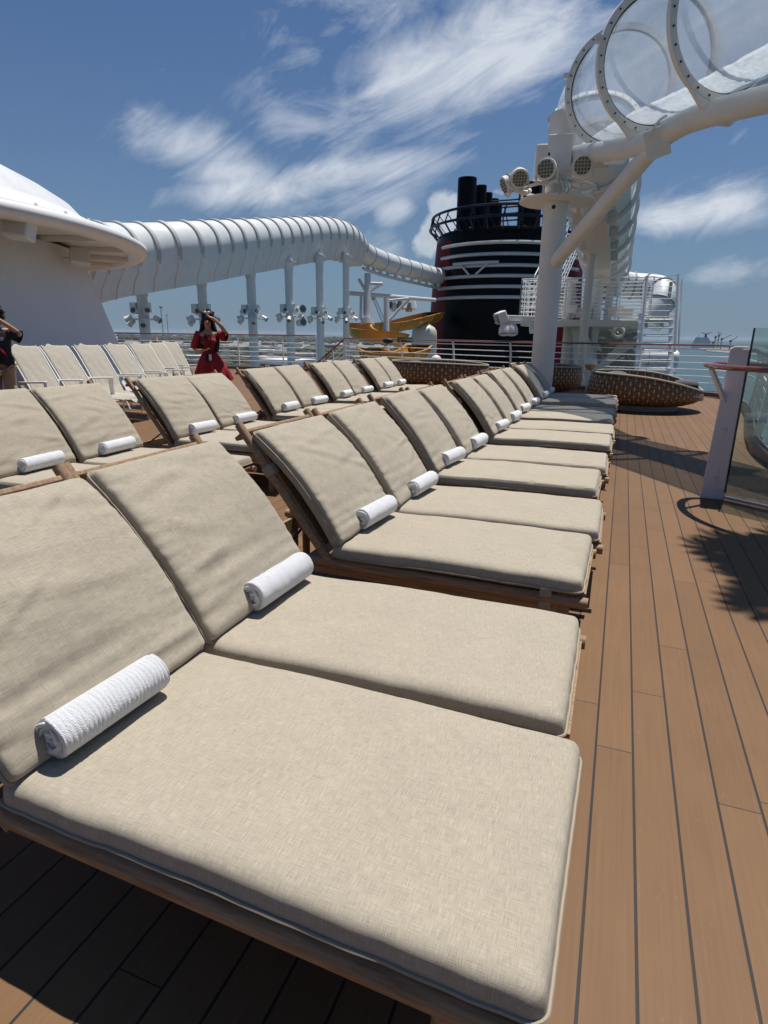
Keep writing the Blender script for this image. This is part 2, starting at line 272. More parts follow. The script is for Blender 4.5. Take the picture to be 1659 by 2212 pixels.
# ------------------------------------------------------------------ mesh builder
class MB:
    def __init__(s): s.v=[]; s.f=[]; s.mi=[]; s.uv=None; s.cur=0
    def add(s,vs,fs):
        o=len(s.v); s.v+= [Vector(p) for p in vs]
        for f in fs: s.f.append(tuple(i+o for i in f)); s.mi.append(s.cur)
    def box(s,c,size,rot=None,bev=0):
        hx,hy,hz=[a/2 for a in size]; c=Vector(c)
        vs=[Vector((x,y,z)) for x in(-hx,hx) for y in(-hy,hy) for z in(-hz,hz)]
        if rot is not None:
            m=rot if isinstance(rot,Matrix) else Euler(rot).to_matrix(); vs=[m@p for p in vs]
        s.add([c+p for p in vs],[(0,1,3,2),(4,6,7,5),(0,4,5,1),(2,3,7,6),(0,2,6,4),(1,5,7,3)]); return s
    def bar(s,a,b,w,h,up=(0,0,1)):
        a,b=Vector(a),Vector(b); d=(b-a); L=d.length; x=d/L; up=Vector(up)
        if abs(x.dot(up))>.98: up=Vector((0,1,0))
        y=up.cross(x).normalized(); z=x.cross(y); m=Matrix((x,y,z)).transposed()
        return s.box((a+b)/2,(L,w,h),m)
    def sweep(s,pts,r,n=12,closed=False,cap=True,prof=None,up=None):
        pts=[Vector(p) for p in pts]; N_=len(pts); rs=r if isinstance(r,(list,tuple)) else [r]*N_
        T=[]
        for i in range(N_):
            a=pts[(i-1)%N_] if (closed or i>0) else pts[i]; b=pts[(i+1)%N_] if (closed or i<N_-1) else pts[i]
            T.append((b-a).normalized())
        nrm=Vector(up) if up else (Vector((0,0,1)) if abs(T[0].z)<.9 else Vector((0,1,0)))
        prof=prof or [(math.cos(2*math.pi*k/n),math.sin(2*math.pi*k/n)) for k in range(n)]; n=len(prof)
        vs=[]
        for i in range(N_):
            if up: nrm=Vector(up)
            nrm=(nrm-T[i]*nrm.dot(T[i])).normalized(); bi=T[i].cross(nrm)
            for a,b in prof: vs.append(pts[i]+(bi*a+nrm*b)*rs[i])
        fs=[]
        for i in range(N_ if closed else N_-1):
            j=(i+1)%N_
            for k in range(n): fs.append((i*n+k,i*n+(k+1)%n,j*n+(k+1)%n,j*n+k))
        if cap and not closed: fs.append(tuple(range(n))[::-1]); fs.append(tuple((N_-1)*n+k for k in range(n)))
        s.add(vs,fs); return s
    def cyl(s,a,b,r,r2=None,n=16): return s.sweep([a,b],[r,r if r2 is None else r2],n)
    def ring(s,c,ax,R_,r,n=40,k=8,sy=1.):
        ax=Vector(ax).normalized(); t=Vector((0,0,1)) if abs(ax.z)<.9 else Vector((1,0,0)); e=ax.cross(t).normalized(); g=ax.cross(e)
        return s.sweep([Vector(c)+e*R_*math.cos(2*math.pi*i/n)+g*R_*sy*math.sin(2*math.pi*i/n) for i in range(n)],r,k,closed=True)
    def lathe(s,prof,c=(0,0,0),n=48,sx=1,sy=1,a0=0,a1=2*math.pi):
        full=abs(a1-a0-2*math.pi)<1e-6; m=n if full else n+1; vs=[]
        for i in range(m):
            a=a0+(a1-a0)*i/n
            for r,z in prof: vs.append((c[0]+r*sx*math.cos(a),c[1]+r*sy*math.sin(a),c[2]+z))
        k=len(prof); fs=[]
        for i in range(n):
            j=(i+1)%m
            for q in range(k-1): fs.append((i*k+q,j*k+q,j*k+q+1,i*k+q+1))
        s.add(vs,fs); return s
    def sphere(s,c,r,nu=12,nv=8,sc_=(1,1,1)):
        pr=[(math.sin(math.pi*j/nv)*r,-math.cos(math.pi*j/nv)*r) for j in range(nv+1)]
        o=len(s.v); s.lathe(pr,(0,0,0),nu)
        for i in range(o,len(s.v)): p=s.v[i]; s.v[i]=Vector((p.x*sc_[0]+c[0],p.y*sc_[1]+c[1],p.z*sc_[2]+c[2]))
        return s
def root_of(o):
    while o.parent: o=o.parent
    return o
def thing(name,label,cat,loc=(0,0,0),group=None,rz=0):
    o=bpy.data.objects.new(name,None); C.objects.link(o); o.location=loc; o.rotation_euler=(0,0,rz); o.empty_display_size=.1
    o['label']=label; o['category']=cat
    if group: o['group']=group
    return o
def part(name,mb,mat,parent=None,smooth=True,local=False,bevel=0,sharp=35):
    me=bpy.data.meshes.new(name); off=Vector((0,0,0))
    if parent is not None and not local: off=root_of(parent).location
    me.from_pydata([tuple(p-off) for p in mb.v],[],mb.f); 
    for m in (mat if isinstance(mat,(list,tuple)) else [mat]): me.materials.append(m)
    if isinstance(mat,(list,tuple)): me.polygons.foreach_set('material_index',mb.mi)
    bm=bmesh.new(); bm.from_mesh(me); bmesh.ops.recalc_face_normals(bm,faces=bm.faces)
    bm.to_mesh(me); bm.free()
    if mb.uv:
        L=me.uv_layers.new(name='UVMap')
        for lp in me.loops: L.data[lp.index].uv=mb.uv[lp.vertex_index]
    if smooth:
        me.polygons.foreach_set('use_smooth',[True]*len(me.polygons)); me.set_sharp_from_angle(angle=R(sharp))
    me.update(); o=bpy.data.objects.new(name,me); C.objects.link(o)
    if bevel:
        b=o.modifiers.new('bevel','BEVEL'); b.width=bevel; b.segments=2; b.limit_method='ANGLE'
    if parent is not None: o.parent=parent
    return o
def single(name,mb,mat,label,cat,group=None,**k):
    """a thing that is one mesh; its origin is put at its base centre"""
    xs=[p.x for p in mb.v]; ys=[p.y for p in mb.v]; zs=[p.z for p in mb.v]
    b=Vector(((min(xs)+max(xs))/2,(min(ys)+max(ys))/2,min(zs))); mb.v=[p-b for p in mb.v]
    o=part(name,mb,mat,None,**k); o.location=b; o['label']=label; o['category']=cat
    if group: o['group']=group
    return o
def struct(name,mb,mat,kind='structure',**k):
    o=part(name,mb,mat,None,**k); o['kind']=kind; return o
def copytree(o,parent=None):
    c=o.copy(); C.objects.link(c); c.parent=parent
    for ch in list(o.children): copytree(ch,c)
    return c
def fb(p,seed=0,oct=3):
    return noise.fractal(Vector((p[0],p[1],seed*3.7)),.8,2.1,oct)
exec_parts=[]
# ------------------------------------------------------------------ setting
g=MB(); 
# teak-look deck sheet reaching to the railing line
RAILL=[(-24,19.0),(-18,20.2),(-14.47,20.74),(-11.9,21.0),(-10.9,21.0)]
RAILR=[(-9.5,20.6),(-7.4,20.2),(-5.3,19.3),(-3.4,18.3),(-1.2,17.6),(.7,17.35),(1.7,17.35),(2.25,17.1),(2.5,16.4),(2.5,15.0),(2.4,13.4),(2.15,11.8),(1.9,10.2),(1.72,8.6),(1.85,7.2),(2.3,5.8),(2.9,4.4),(3.4,3.0),(3.6,0),(3.6,-4)]
outline=[(-24,-4)]+[(x,y+.12) for x,y in RAILL]+[(-10.9,21.1),(-9.5,20.7)]+[(x+(.1 if x>1.8 else 0),y+.12*(x<2)) for x,y in RAILR]
g.add([(x,y,0) for x,y in outline],[tuple(range(len(outline)))[::-1]])
g.add([(x,y,-.35) for x,y in outline]+[(x,y,0) for x,y in outline],[(i,(i+1)%len(outline),len(outline)+(i+1)%len(outline),len(outline)+i) for i in range(len(outline))])
struct('deck',g,[deckm],smooth=False)
g=MB(); 
for pts in (RAILL,RAILR): g.sweep([(x,y,.045) for x,y in pts],1.,prof=[(-.09,-.043),(.09,-.043),(.09,.045),(-.09,.045)],up=(0,0,1))
struct('deck_margin',g,pmat('margin_wood',(.21,.10,.055),.5,var=(3,.2)),smooth=False)
g=MB(); g.add([(-16000,-16000,-40),(16000,-16000,-40),(16000,16000,-40),(-16000,16000,-40)],[(0,1,2,3)]); struct('sea',g,seam_,smooth=False)
g=MB(); lo=[(-9000,-300),(-120,120),(-60,330),(-90,700),(-160,1300),(-260,2500),(-500,4200),(-2500,5200),(-9000,6500)]
g.add([(x,y,-38) for x,y in lo],[tuple(range(len(lo)))[::-1]]); struct('port_land',g,landm,smooth=False)
g=MB(); lo=[(330,1900),(260,2300),(300,3050),(900,3500),(2600,3600),(2600,1500)]
g.add([(x,y,-38.5) for x,y in lo],[tuple(range(len(lo)))[::-1]]); struct('far_shore',g,landm,smooth=False)
g=MB(); 
lowd=[(-9,22.5),(14,18),(14,80),(-26,80),(-26,22.5)]
g.add([(x,y,-6) for x,y in [(-22,23),(2.0,23),(2.0,90),(-22,90)]],[(0,1,2,3)]); g.box((-.3,33,-2.0),(5.4,28,.3)); struct('lower_deck',g,pmat('lower_deck_paint',(.20,.22,.22),.7,var=(.6,.3)),smooth=False)
# ------------------------------------------------------------------ sun loungers
HX=-1.17; BACK=R(53)
def axis_pts(L,n,edge):
    e=[a for a in edge if a<L/2*.9]; st=e[-1]; inner=[st+(L-2*st)*i/n for i in range(1,n)]
    return e+inner+[L-a for a in reversed(e)]
EDGE=[0,.0025,.007,.013,.021,.031,.043,.058]
def cushion(L,W,T,nx,ny,seed,back,lod):
    """plan rectangle L x W with rounded corners; piping plane z=0; returns top+bottom shell, piping loop, map function"""
    rc=.022 if back else .030; Re=.032 if back else .046; rnd=random.Random(seed)
    fold=[(rnd.uniform(.08,L*.95),rnd.uniform(-.25,.25),rnd.uniform(-.5,.5),rnd.uniform(.015,.03),rnd.uniform(.10,.22),rnd.uniform(.4,1)) for _ in range(7 if back else 2)]
    tilt=rnd.uniform(-.3,.3); droop=rnd.uniform(.3,1.)
    def plan(x,y):
        px,py=x-L/2,y; ax,ay=abs(px),abs(py); ix,iy=L/2-rc,W/2-rc
        if ax>ix and ay>iy:
            qx,qy=ax-ix,ay-iy; h=math.hypot(qx,qy); mx=max(qx,qy)
            if h>1e-9: qx,qy=qx*mx/h,qy*mx/h
            d=rc-mx; ax,ay=ix+qx,iy+qy
        else: d=min(L/2-ax,W/2-ay)
        px=math.copysign(ax,px); py=math.copysign(ay,py)
        wob=.006*fb((px*4,py*4),seed+9)
        py+=math.copysign(wob*min(1,ay/(W/2)),py); px+=math.copysign(.005*fb((py*5,px),seed+5),px)*(ax/(L/2))**4
        return px+L/2,py,max(d,0)
    def top(x,y,d):
        t=min(d/Re,1.); h=T*(.22*min(t*6,1)+.78*math.sqrt(max(0,1-(1-t)**2)))
        cr=(1-(2*x/L-1)**2)*(1-(2*y/W)**2); h+=.010*cr*(1 if not back else 1.3)
        k=min(1,d/.05)
        h+=k*(.0045*fb((x*3,y*3),seed)+.0022*fb((x*9,y*14),seed+1))
        if back:
            lowf=math.exp(-((x-.02)/.16)**2)
            wv=noise.noise(Vector((x*26+y*3*tilt,y*2.2,seed*1.3)))
            h+=k*(.013*lowf*wv+.0028*math.exp(-(x/.5)**2)*noise.noise(Vector((x*18+y*2*tilt,y*3.,seed+2.))))
            # gathers running in from the side seams
            sd=math.exp(-d/.055); h+=.006*sd*noise.noise(Vector((x*34,math.copysign(1,y)*3,seed+4.)))*min(1,d/.012)
        for fx,fy,fa,fw,fl,am in fold:
            c,s=math.cos(fa),math.sin(fa); a=(x-fx)*c+(y-fy)*s; b=-(x-fx)*s+(y-fy)*c
            h-=k*(.0042 if back else .0030)*am*math.exp(-(a/fw)**2-(b/fl)**2); h+=k*(.005 if back else .002)*am*math.exp(-((a-fw*1.6)/fw)**2-(b/fl)**2)
        return h
    def world(x,y,z):
        if back:
            dr=-.055*droop*(x/L)**3*(1) +.022*math.sin(math.pi*x/L)
            z=z+dr+.046; return Vector((HX+.005-x*math.cos(BACK)+z*math.sin(BACK),y,.385+x*math.sin(BACK)+z*math.cos(BACK)))
        sag=-.010*math.exp(-((x-L*.12)/.2)**2)
        return Vector((HX+x,y,.366+z+sag))
    ed=EDGE if lod==0 else (EDGE[::2] if lod==1 else [0,.012,.035])
    xs=axis_pts(L,nx,ed); ys=[a-W/2 for a in axis_pts(W,ny,ed)]
    b=MB(); b.uv=[]
    for layer in (0,1):
        for x in xs:
            for y in ys:
                px,py,d=plan(x,y)
                if layer==0:
                    z=top(px,py,d); tt=min(d/Re,1.)
                    if tt<1:
                        ex_,ey_=L/2-abs(px-L/2),W/2-abs(py); bo=(.004 if back else .0065)*math.sin(math.pi*min(tt*1.25,1.)); ww=max(ex_+ey_,1e-6)
                        px+=math.copysign(bo*ey_/ww,px-L/2) if min(ex_,ey_)<Re else 0; py+=math.copysign(bo*ex_/ww,py) if min(ex_,ey_)<Re else 0
                else: z=-(.050 if back else .020)*math.sqrt(max(0,1-(1-min(d/.03,1))**2))
                b.v.append(world(px,py,z)); b.uv.append((px+(T-z)*.9*((px>L-Re)-(px<Re)),py+math.copysign(1,py)*(T-z)*.9*(abs(py)>W/2-Re)))
    m=len(ys); k=len(xs)*m
    for i in range(len(xs)-1):
        for j in range(m-1):
            q=(i*m+j,(i+1)*m+j,(i+1)*m+j+1,i*m+j+1); b.f.append(q); b.f.append(tuple(a+k for a in q[::-1]))
    bd=[(i,0) for i in range(len(xs))]+[(len(xs)-1,j) for j in range(1,m)]+[(i,m-1) for i in range(len(xs)-2,-1,-1)]+[(0,j) for j in range(m-2,0,-1)]
    ids=[i*m+j for i,j in bd]
    for a in range(len(ids)):
        c=(a+1)%len(ids); b.f.append((ids[a],ids[c],ids[c]+k,ids[a]+k))
    b.mi=[0]*len(b.f)
    loop=[]
    for i in ids[::(1 if lod<2 else 2)]:
        p=b.v[i]; cen=world(L/2,0,0); dv=(p-cen).normalized(); loop.append(p+dv*.0035)
    # drop near-duplicate loop points
    lp=[loop[0]]
    for p in loop[1:]:
        if (p-lp[-1]).length>.006: lp.append(p)
    return b,lp
def make_lounger(i,label,x,y,rz,group,lod,stagger=0):
    t=thing('sun_lounger',label,'sun lounger',(0,0,0),group)
    nx,ny={0:(90,60),1:(46,30),2:(22,14)}[lod]
    b,lp=cushion(1.20 if i==0 else 1.155,.668,.058,nx,ny,i*2+1,False,lod)
    c=part('seat_cushion',b,fabric,t); 
    part('piping',MB().sweep(lp,.0042,6,closed=True),piping,c)
    b,lp=cushion(.675,.664,.034,nx,ny,i*2+2,True,lod)
    c=part('back_cushion',b,fabric,t,sharp=60)
    part('piping',MB().sweep(lp,.0042,6,closed=True),piping,c)
    n=14 if lod==0 else 8
    for s in(-1,1):
        yy=s*.322
        part('side_rail',MB().cyl((-1.80,yy,.316),(.012,yy,.316),.0255,n=n),teak,t)
        part('back_post',MB().sweep([(HX+.03,s*.327,.30),(HX-.04,s*.327,.36),(HX-.485,s*.332,.955)],[.021,.021,.021],n),teak,t)
        for xx in(-.13,-1.74): part('leg',MB().cyl((xx,yy*.94,0),(xx,yy*.94,.30 if xx>-1 else .35),.023,.025,n=n),teak,t)
        p0=Vector((HX-.322,s*.327,.745)); dirv=Vector((-math.cos(BACK),0,math.sin(BACK)))
        part('strap',MB().bar(p0-dirv*.028,p0+dirv*.028,.054,.056),piping,t,bevel=.008)
        if s<0 and i in(2,33): q=MB().box((-.16,s*.318,.318),(.05,.052,.10)); part('strap',q,piping,t,bevel=.006)
        part('apron',MB().box((-.92,s*.30,.272),(1.72,.018,.045)),teak,t)
    part('top_rail',MB().bar((HX-.484,-.325,.902),(HX-.484,.325,.902),.022,.080,up=(math.sin(BACK),0,math.cos(BACK))),teak,t,bevel=.006)
    part('seat_light_block',MB().box((-.56,0,.335),(1.12,.56,.014)),teak,t)  # unseen panel under the cushion, added to block light
    part('back_base',MB().bar((HX-.06,0,.385),(HX-.41,0,.85),.56,.012,up=(math.sin(BACK),0,math.cos(BACK))),teak,t)
    part('cross_rail',MB().box((-1.74,0,.27),(.022,.60,.07)),teak,t)
    part('cross_rail',MB().box((-.13,0,.262),(.022,.56,.05)),teak,t)
    st=MB()
    for s in(-1,1): st.bar((-1.30,s*.2,.50),(-1.62,s*.2,.30),.02,.008); st.bar((-1.66,-s*.27,.06),(-1.66,s*.27,.26),.015,.008)
    part('support_strut',st,blackm,t)
    t.location=(x,y,0); t.rotation_euler=(0,0,rz)
    return t
towel_cache={}
def make_towel(label,cat_group,x,y,z,rz,seed,lod):
    """rolled bath towel: a spiral strip of terry, ribbed across"""
    rnd=random.Random(seed); L=.34*rnd.uniform(.95,1.03); turns=5.2; Rr=.056*rnd.uniform(.95,1.05); th=.0098
    na=150 if lod==0 else 70; nl=210 if lod==0 else 70
    b=MB(); ring=[]
    for k in range(na+1):
        u=k/na; a=u*turns*2*math.pi; r=.006+(Rr-.006)*u**.95
        ring.append((a,r))
    nv=0
    def pt(a,r,yy,wob):
        q=1+.03*math.sin(2*a+seed); px=r*math.cos(a)*q; pz=r*math.sin(a)*.94
        return Vector((px+wob*.3,yy,pz))
    cols=[]
    for j in range(nl+1):
        v=j/nl; yb=(v-.5)*L
        for side in(0,1):
            for k,(a,r) in enumerate(ring):
                rr=r-(th*.86 if side else 0); outer=k>na*(1-1.05/turns)
                dis=0
                if not side and outer:
                    dis=.0026*abs(math.sin(math.pi*yb/.0130+.55*math.sin(a*2+seed)+1.6*fb((yb*20,a),seed,2)))**.4-.002+.0018*fb((yb*30,a*1.2),seed,3)
                if v in(0,1): dis-=.002
                endo=.006*math.sin(a*1.3+seed)*(abs(v-.5)*2)**10+(1-k/na)*(-.004)*(abs(v-.5)*2)**20*math.copysign(1,v-.5)
                b.v.append(pt(a,rr+dis,yb+endo,0))
    K=na+1
    for j in range(nl):
        o=j*2*K; p=(j+1)*2*K
        for k in range(na):
            b.f.append((o+k,o+k+1,p+k+1,p+k)); b.f.append((o+K+k,p+K+k,p+K+k+1,o+K+k+1))
        b.f.append((o+na,o+K+na,p+K+na,p+na)); b.f.append((o,p,p+K,o+K))
    for o,rev in((0,0),(nl*2*K,1)):
        for k in range(na):
            q=(o+k,o+K+k,o+K+k+1,o+k+1); b.f.append(q[::-1] if rev else q)
    b.mi=[0]*len(b.f)
    # plug that fills the slits
    b.cyl((0,-L/2+.007,0),(0,L/2-.007,0),Rr*.9,n=24)
    m=Matrix.Rotation(-.6+rnd.uniform(-.4,.4),3,'Y'); b.v=[m@p for p in b.v]
    o=part('rolled_towel',b,towelw,None,sharp=50); o.location=(x,y,z); o.rotation_euler=(0,0,rz); o['label']=label; o['category']='towel'; o['group']=cat_group
    return o
RY=[1.038,1.765,2.755,3.485,4.42,5.17,6.27,7.06,8.02,8.84,10.12,10.93]
RX=[-.022,-.02,-.03,0,-.045,-.01,0,.01,-.02,0,.0,.0]
ordn=['nearest the camera','second from the camera','third from the camera','fourth from the camera','fifth from the camera','sixth from the camera','seventh from the camera','eighth from the camera','fourth from the far end','third from the far end','next to the far end','at the far end']
extra_=['largest in the foreground','beside the nearest one, with a faint crease on its back','with a dent in the middle of its backrest','with folds at its lower back','with crumpled side seams','with a twisted wrinkled back','with a smooth narrow back','paired with the smooth one','in sun just before the shaded pair','half touched by the slide shadow','shaded by the white mast','in shade right beside the white mast']
for i in range(12):
    lod=0 if i<4 else (1 if i<7 else 2)
    make_lounger(i,f'beige sun lounger {ordn[i]} in the right row'+'',RX[i],RY[i],R([-1.,.4,-.5,.5,-.6,.4,0,.3,-.3,.3,0,.2][i]),'beige sun loungers in two rows',lod)
TY=[.98,1.83,2.83,3.53,4.47,5.24,6.33,7.13,8.07,8.90,10.13,10.95]
for i in range(12):
    make_towel(f'white rolled towel on the sun lounger {ordn[i]} in the right row','rolled towels on the loungers',HX+.02+[.055,.045,.05,.055,.04,.035,.03,.03,.03,.03,.03,.03][i]+RX[i],TY[i],.478,R([-3,-2,-5,-4,-8,-4,-6,-4,-8,-5,-4,-4][i]),i+1,0 if i<3 else 1)
LY=[2.07,3.03,3.76,4.84,5.6,6.84,7.6,8.75,9.5,10.68,11.42]; LX=[-2.73,-2.70,-2.70,-2.70,-2.74,-2.84,-2.86,-2.92,-2.93,-2.95,-2.96]
ordl=['almost hidden behind the front backrest','first with a towel','second with a towel','third with a towel','fourth with a towel','fifth with a towel','sixth with a towel','seventh with a towel','eighth with a towel','ninth with a towel','last']
for i in range(11):
    make_lounger(30+i,'beige sun lounger in the left row, '+['almost hidden behind the front backrest','first with a towel','second with a towel','third with a towel','fourth with a towel','fifth with a towel','sixth with a towel','seventh with a towel','eighth with a towel','ninth with a towel','last, farthest away'][i],LX[i],LY[i],R([0,0,.5,-.4,.3,0,.4,-.4,.2,0,.3][i]),'beige sun loungers in two rows',1 if i<5 else 2)
for i in range(1,11):
    make_towel('white rolled towel in the left row, '+['','first','second','third','fourth','fifth','sixth','seventh','eighth','ninth','last'][i]+' from the near left','rolled towels on the loungers',LX[i]+HX+.075,LY[i]+[0,.02,0,.03,.06,0,.1,0,.12,.0,.04][i],.478,R([0,3,4,-4,-3,0,-5,3,-3,-4,2][i]),40+i,1)
# ------------------------------------------------------------------ white sling deck chairs by the deckhouse
def make_chair():
    t=thing('deck_chair','x','deck chair')
    # local: +Y is where the feet point, X across; origin under the hinge
    def prof(s): # sling centre line (y,z), s 0..1 back top -> foot
        pts=[(-.66,1.06),(-.60,1.09),(-.50,.98),(-.1,.45),(0,.36),(.25,.33),(.62,.37),(1.15,.36)]
        x=s*(len(pts)-1); i=min(int(x),len(pts)-2); f=x-i; return (pts[i][0]*(1-f)+pts[i+1][0]*f,pts[i][1]*(1-f)+pts[i+1][1]*f)
    b=MB(); nx,ns=16,54
    for i in range(ns+1):
        y,z=prof(i/ns)
        for j in range(nx+1):
            u=j/nx*2-1; sag=.05*(1-u*u)*(1+.9*noise.noise(Vector((u*1.5,i/7.,3.))))+.13*noise.noise(Vector((u*1.6+3,i/4.5+u*1.8,5.)))*(1-u**4)
            b.v.append(Vector((u*.235,y+sag*.6,z-sag*.6)))
    for i in range(ns):
        for j in range(nx): a=i*(nx+1)+j; b.f.append((a,a+1,a+nx+2,a+nx+1))
    b.mi=[0]*len(b.f); o=part('sling',b,meshc,t,sharp=80)
    sd=o.modifiers.new('thickness','SOLIDIFY'); sd.thickness=.004
    for s in(-1,1):
        part('side_tube',MB().sweep([(s*.255,-.60,1.06),(s*.255,-.50,.96),(s*.255,-.1,.44),(s*.255,0,.345),(s*.255,.25,.315),(s*.255,.62,.355),(s*.255,1.17,.345)],.014,8),white,t)
        part('armrest',MB().bar((s*.29,-.33,.565),(s*.29,.33,.60),.05,.028),white,t,bevel=.008)
        part('arm_post',MB().bar((s*.29,.30,.59),(s*.275,.33,.02),.022,.04,up=(0,1,0)),white,t)
        part('leg',MB().sweep([(s*.275,-.30,.56),(s*.275,.02,.02)],.014,8),white,t)
        part('leg',MB().sweep([(s*.25,1.12,.34),(s*.25,1.08,.0)],.014,8),white,t)
    part('crossbar',MB().cyl((-.255,-.645,1.05),(.255,-.645,1.05),.013,n=8),white,t)
    part('crossbar',MB().cyl((-.255,.05,.30),(.255,.05,.30),.013,n=8),white,t)
    return t
ch0=make_chair()
cz=math.atan2(.385,.925)   # row direction
clab=['beside the person in black, at the left end of the row','second from the left in the chair row, with a rumpled sling','third from the left in the chair row','fourth from the left in the chair row','fifth from the left in the chair row','next to the right end of the chair row','at the right end of the chair row by the railing']
for i in range(7):
    c=ch0 if i==0 else copytree(ch0)
    px=[48,117,187,248,300,334,362][i]; D_=[9.5,10.0,10.6,11.4,12.3,13.4,14.6][i]; P=at(px,712+px*.0131+.30*1316/D_,D_)
    ang_=R([-98,-95,-99,-96,-100,-102,-106][i]); fwd=Vector((-math.sin(ang_),math.cos(ang_),0))
    b_=P+fwd*.62; c.location=(b_.x,b_.y,0); c.scale=(1.0,1.05,1.05); c.rotation_euler=(0,0,ang_); c['label']='white sling chair '+clab[i]; c['group']='white sling deck chairs'
# ------------------------------------------------------------------ deckhouse with rounded visor roof
dc=Vector((-15.9,7.4,0))
dh=thing('deckhouse','rounded white deckhouse with a raked wall under a wide visor roof','building',tuple(dc))
part('wall',MB().lathe([(6.72,0),(6.55,0.3),(6.22,1.1),(5.95,2.0),(5.62,3.02)],dc,120),white,dh,sharp=60)
part('visor_roof',MB().lathe([(5.3,3.1),(6.62,3.1),(6.66,3.02),(6.86,3.0),(6.99,3.02),(7.07,3.10),(7.05,3.20),(6.93,3.27),(6.8,3.29),(6.3,3.46),(5.84,3.69)],dc,140),white,dh,sharp=60)
part('roof_dome',MB().lathe([(5.86,3.66),(5.6,3.95),(5.2,4.2),(4.7,4.45),(4.1,4.72),(3.2,5.05),(2,5.3),(0,5.42)],dc,120),white2,dh,sharp=60)
part('roof_seam',MB().ring(dc+Vector((0,0,3.295)),(0,0,1),6.78,.012,n=140,k=5),greyp,dh)
bl=MB()
for k in range(60):
    a=2*math.pi*k/60; bl.sphere(dc+Vector((6.62*math.cos(a),6.62*math.sin(a),3.36)),.03,6,4)
part('roof_bolts',bl,white,dh)['kind']='stuff'
for k in range(24):
    a=R(k*15+4); e_=Vector((math.cos(a),math.sin(a),0)); part('underside_rib',MB().bar(dc+e_*5.5+Vector((0,0,3.05)),dc+e_*6.64+Vector((0,0,3.05)),.10,.09),white,dh)
for (px,py,D,sz,lb,rz) in[(41,492,9.6,.44,'large square white floodlight under the visor roof at the left edge',.3),(172,556,12.0,.36,'smaller white floodlight hanging at the corner of the visor roof',.9)]:
    p=at(px,py,D); f=thing('wall_floodlight',lb,'floodlight',tuple(p),'white floodlights under the visor roof')
    f.rotation_euler=(R(-14),R(8),rz)
    part('housing',MB().box((0,0,0),(sz,sz*.62,sz*.8)),white,f,local=True,bevel=.03)
    part('front_plate',MB().box((sz*.05,-sz*.33,0),(sz*.84,.02,sz*.66)),offw,f,local=True,bevel=.01)
    part('bracket',MB().bar((-sz*.3,sz*.3,0),(-sz*.75,sz*.75,.02),.05,.03),white,f,local=True)
# ------------------------------------------------------------------ railings
def resample(pts,step):
    out=[Vector(pts[0])]; 
    for a,b in zip(pts[:-1],pts[1:]):
        a,b=Vector(a),Vector(b); n=max(1,round((b-a).length/step)); out+=[a.lerp(b,(i+1)/n) for i in range(n)]
    return out
def smooth(pts,it=2):
    for _ in range(it):
        q=[pts[0]]
        for a,b in zip(pts[:-1],pts[1:]): a,b=Vector(a),Vector(b); q+=[a.lerp(b,.25),a.lerp(b,.75)]
        q.append(pts[-1]); pts=[Vector(p) for p in q]
    return pts
def railing(name,pts,hgt,label,nb=7,post=1.5,group=None,wood=True,r=.011,lean=.10):
    P=smooth([Vector((x,y,0)) for x,y in pts],2); P=resample(P,.4) if (P[1]-P[0]).length>.5 else P
    t=thing(name,label,'railing',tuple(P[0]),group)
    nrm=[]
    for i in range(len(P)):
        d=(P[min(i+1,len(P)-1)]-P[max(i-1,0)]).normalized(); nrm.append(Vector((-d.y,d.x,0)))   # outward is +
    def off(i,z): # curved post line: bulges outward, top returns inward
        s=z/hgt; return P[i]+nrm[i]*lean*(math.sin(s*math.pi*.9)*.9-.5*s*s)+Vector((0,0,z))
    part('handrail',MB().sweep([off(i,hgt) for i in range(len(P))],1.,prof=[(.055*math.cos(a),.026*math.sin(a)) for a in [k*math.pi/6 for k in range(12)]],up=(0,0,1)),varn if wood else white,t)
    for k in range(nb):
        z=.12+(hgt-.24)*k/(nb-1)*1.0+(.02 if k else 0)
        part('rail_bar',MB().sweep([off(i,z) for i in range(len(P))],.015,6),steelw,t)
    acc=0; last=None; idx=[]
    for i in range(len(P)):
        if last is None or (P[i]-last).length>=post or i==len(P)-1: idx.append(i); last=P[i]
    for i in idx:
        m=MB(); zs=[0,.25,.5,.75,.92,1.0]
        d=(P[min(i+1,len(P)-1)]-P[max(i-1,0)]).normalized()
        for a,b in zip(zs[:-1],zs[1:]): m.bar(off(i,a*hgt),off(i,b*hgt-.01*(b==1)),.02,.11-.04*b,up=nrm[i])
        part('post',m,white,t)
    return t
steelw=pmat('white_rail_bar',(.85,.85,.84),.25)
railing('deck_railing',RAILL,1.30,'white curved railing with a wooden handrail on the left side, up to the stair opening',7,1.5)
railing('deck_railing',RAILR,1.22,'white curved railing with a wooden handrail round the funnel end and right side',7,1.9)
# stair rail dropping through the opening
st=thing('stair_railing','sloping stair railing with wooden handrail at the gap in the deck railing','railing',(-9.9,21,0))
a=Vector((-9.5,20.6,1.22)); b=Vector((-11.0,20.9,.15)); part('handrail',MB().sweep([b+(b-a)*.6,b,a],.032,8),varn,st)
for k in range(5): 
    dz=Vector((0,0,-.2*(k+1))); part('rail_bar',MB().sweep([b+dz,a+dz],.011,6),steelw,st)
for q in(.0,.35,.7): p=a.lerp(b,q); part('post',MB().bar(p-Vector((0,0,1.2)),p,.02,.06),white,st)
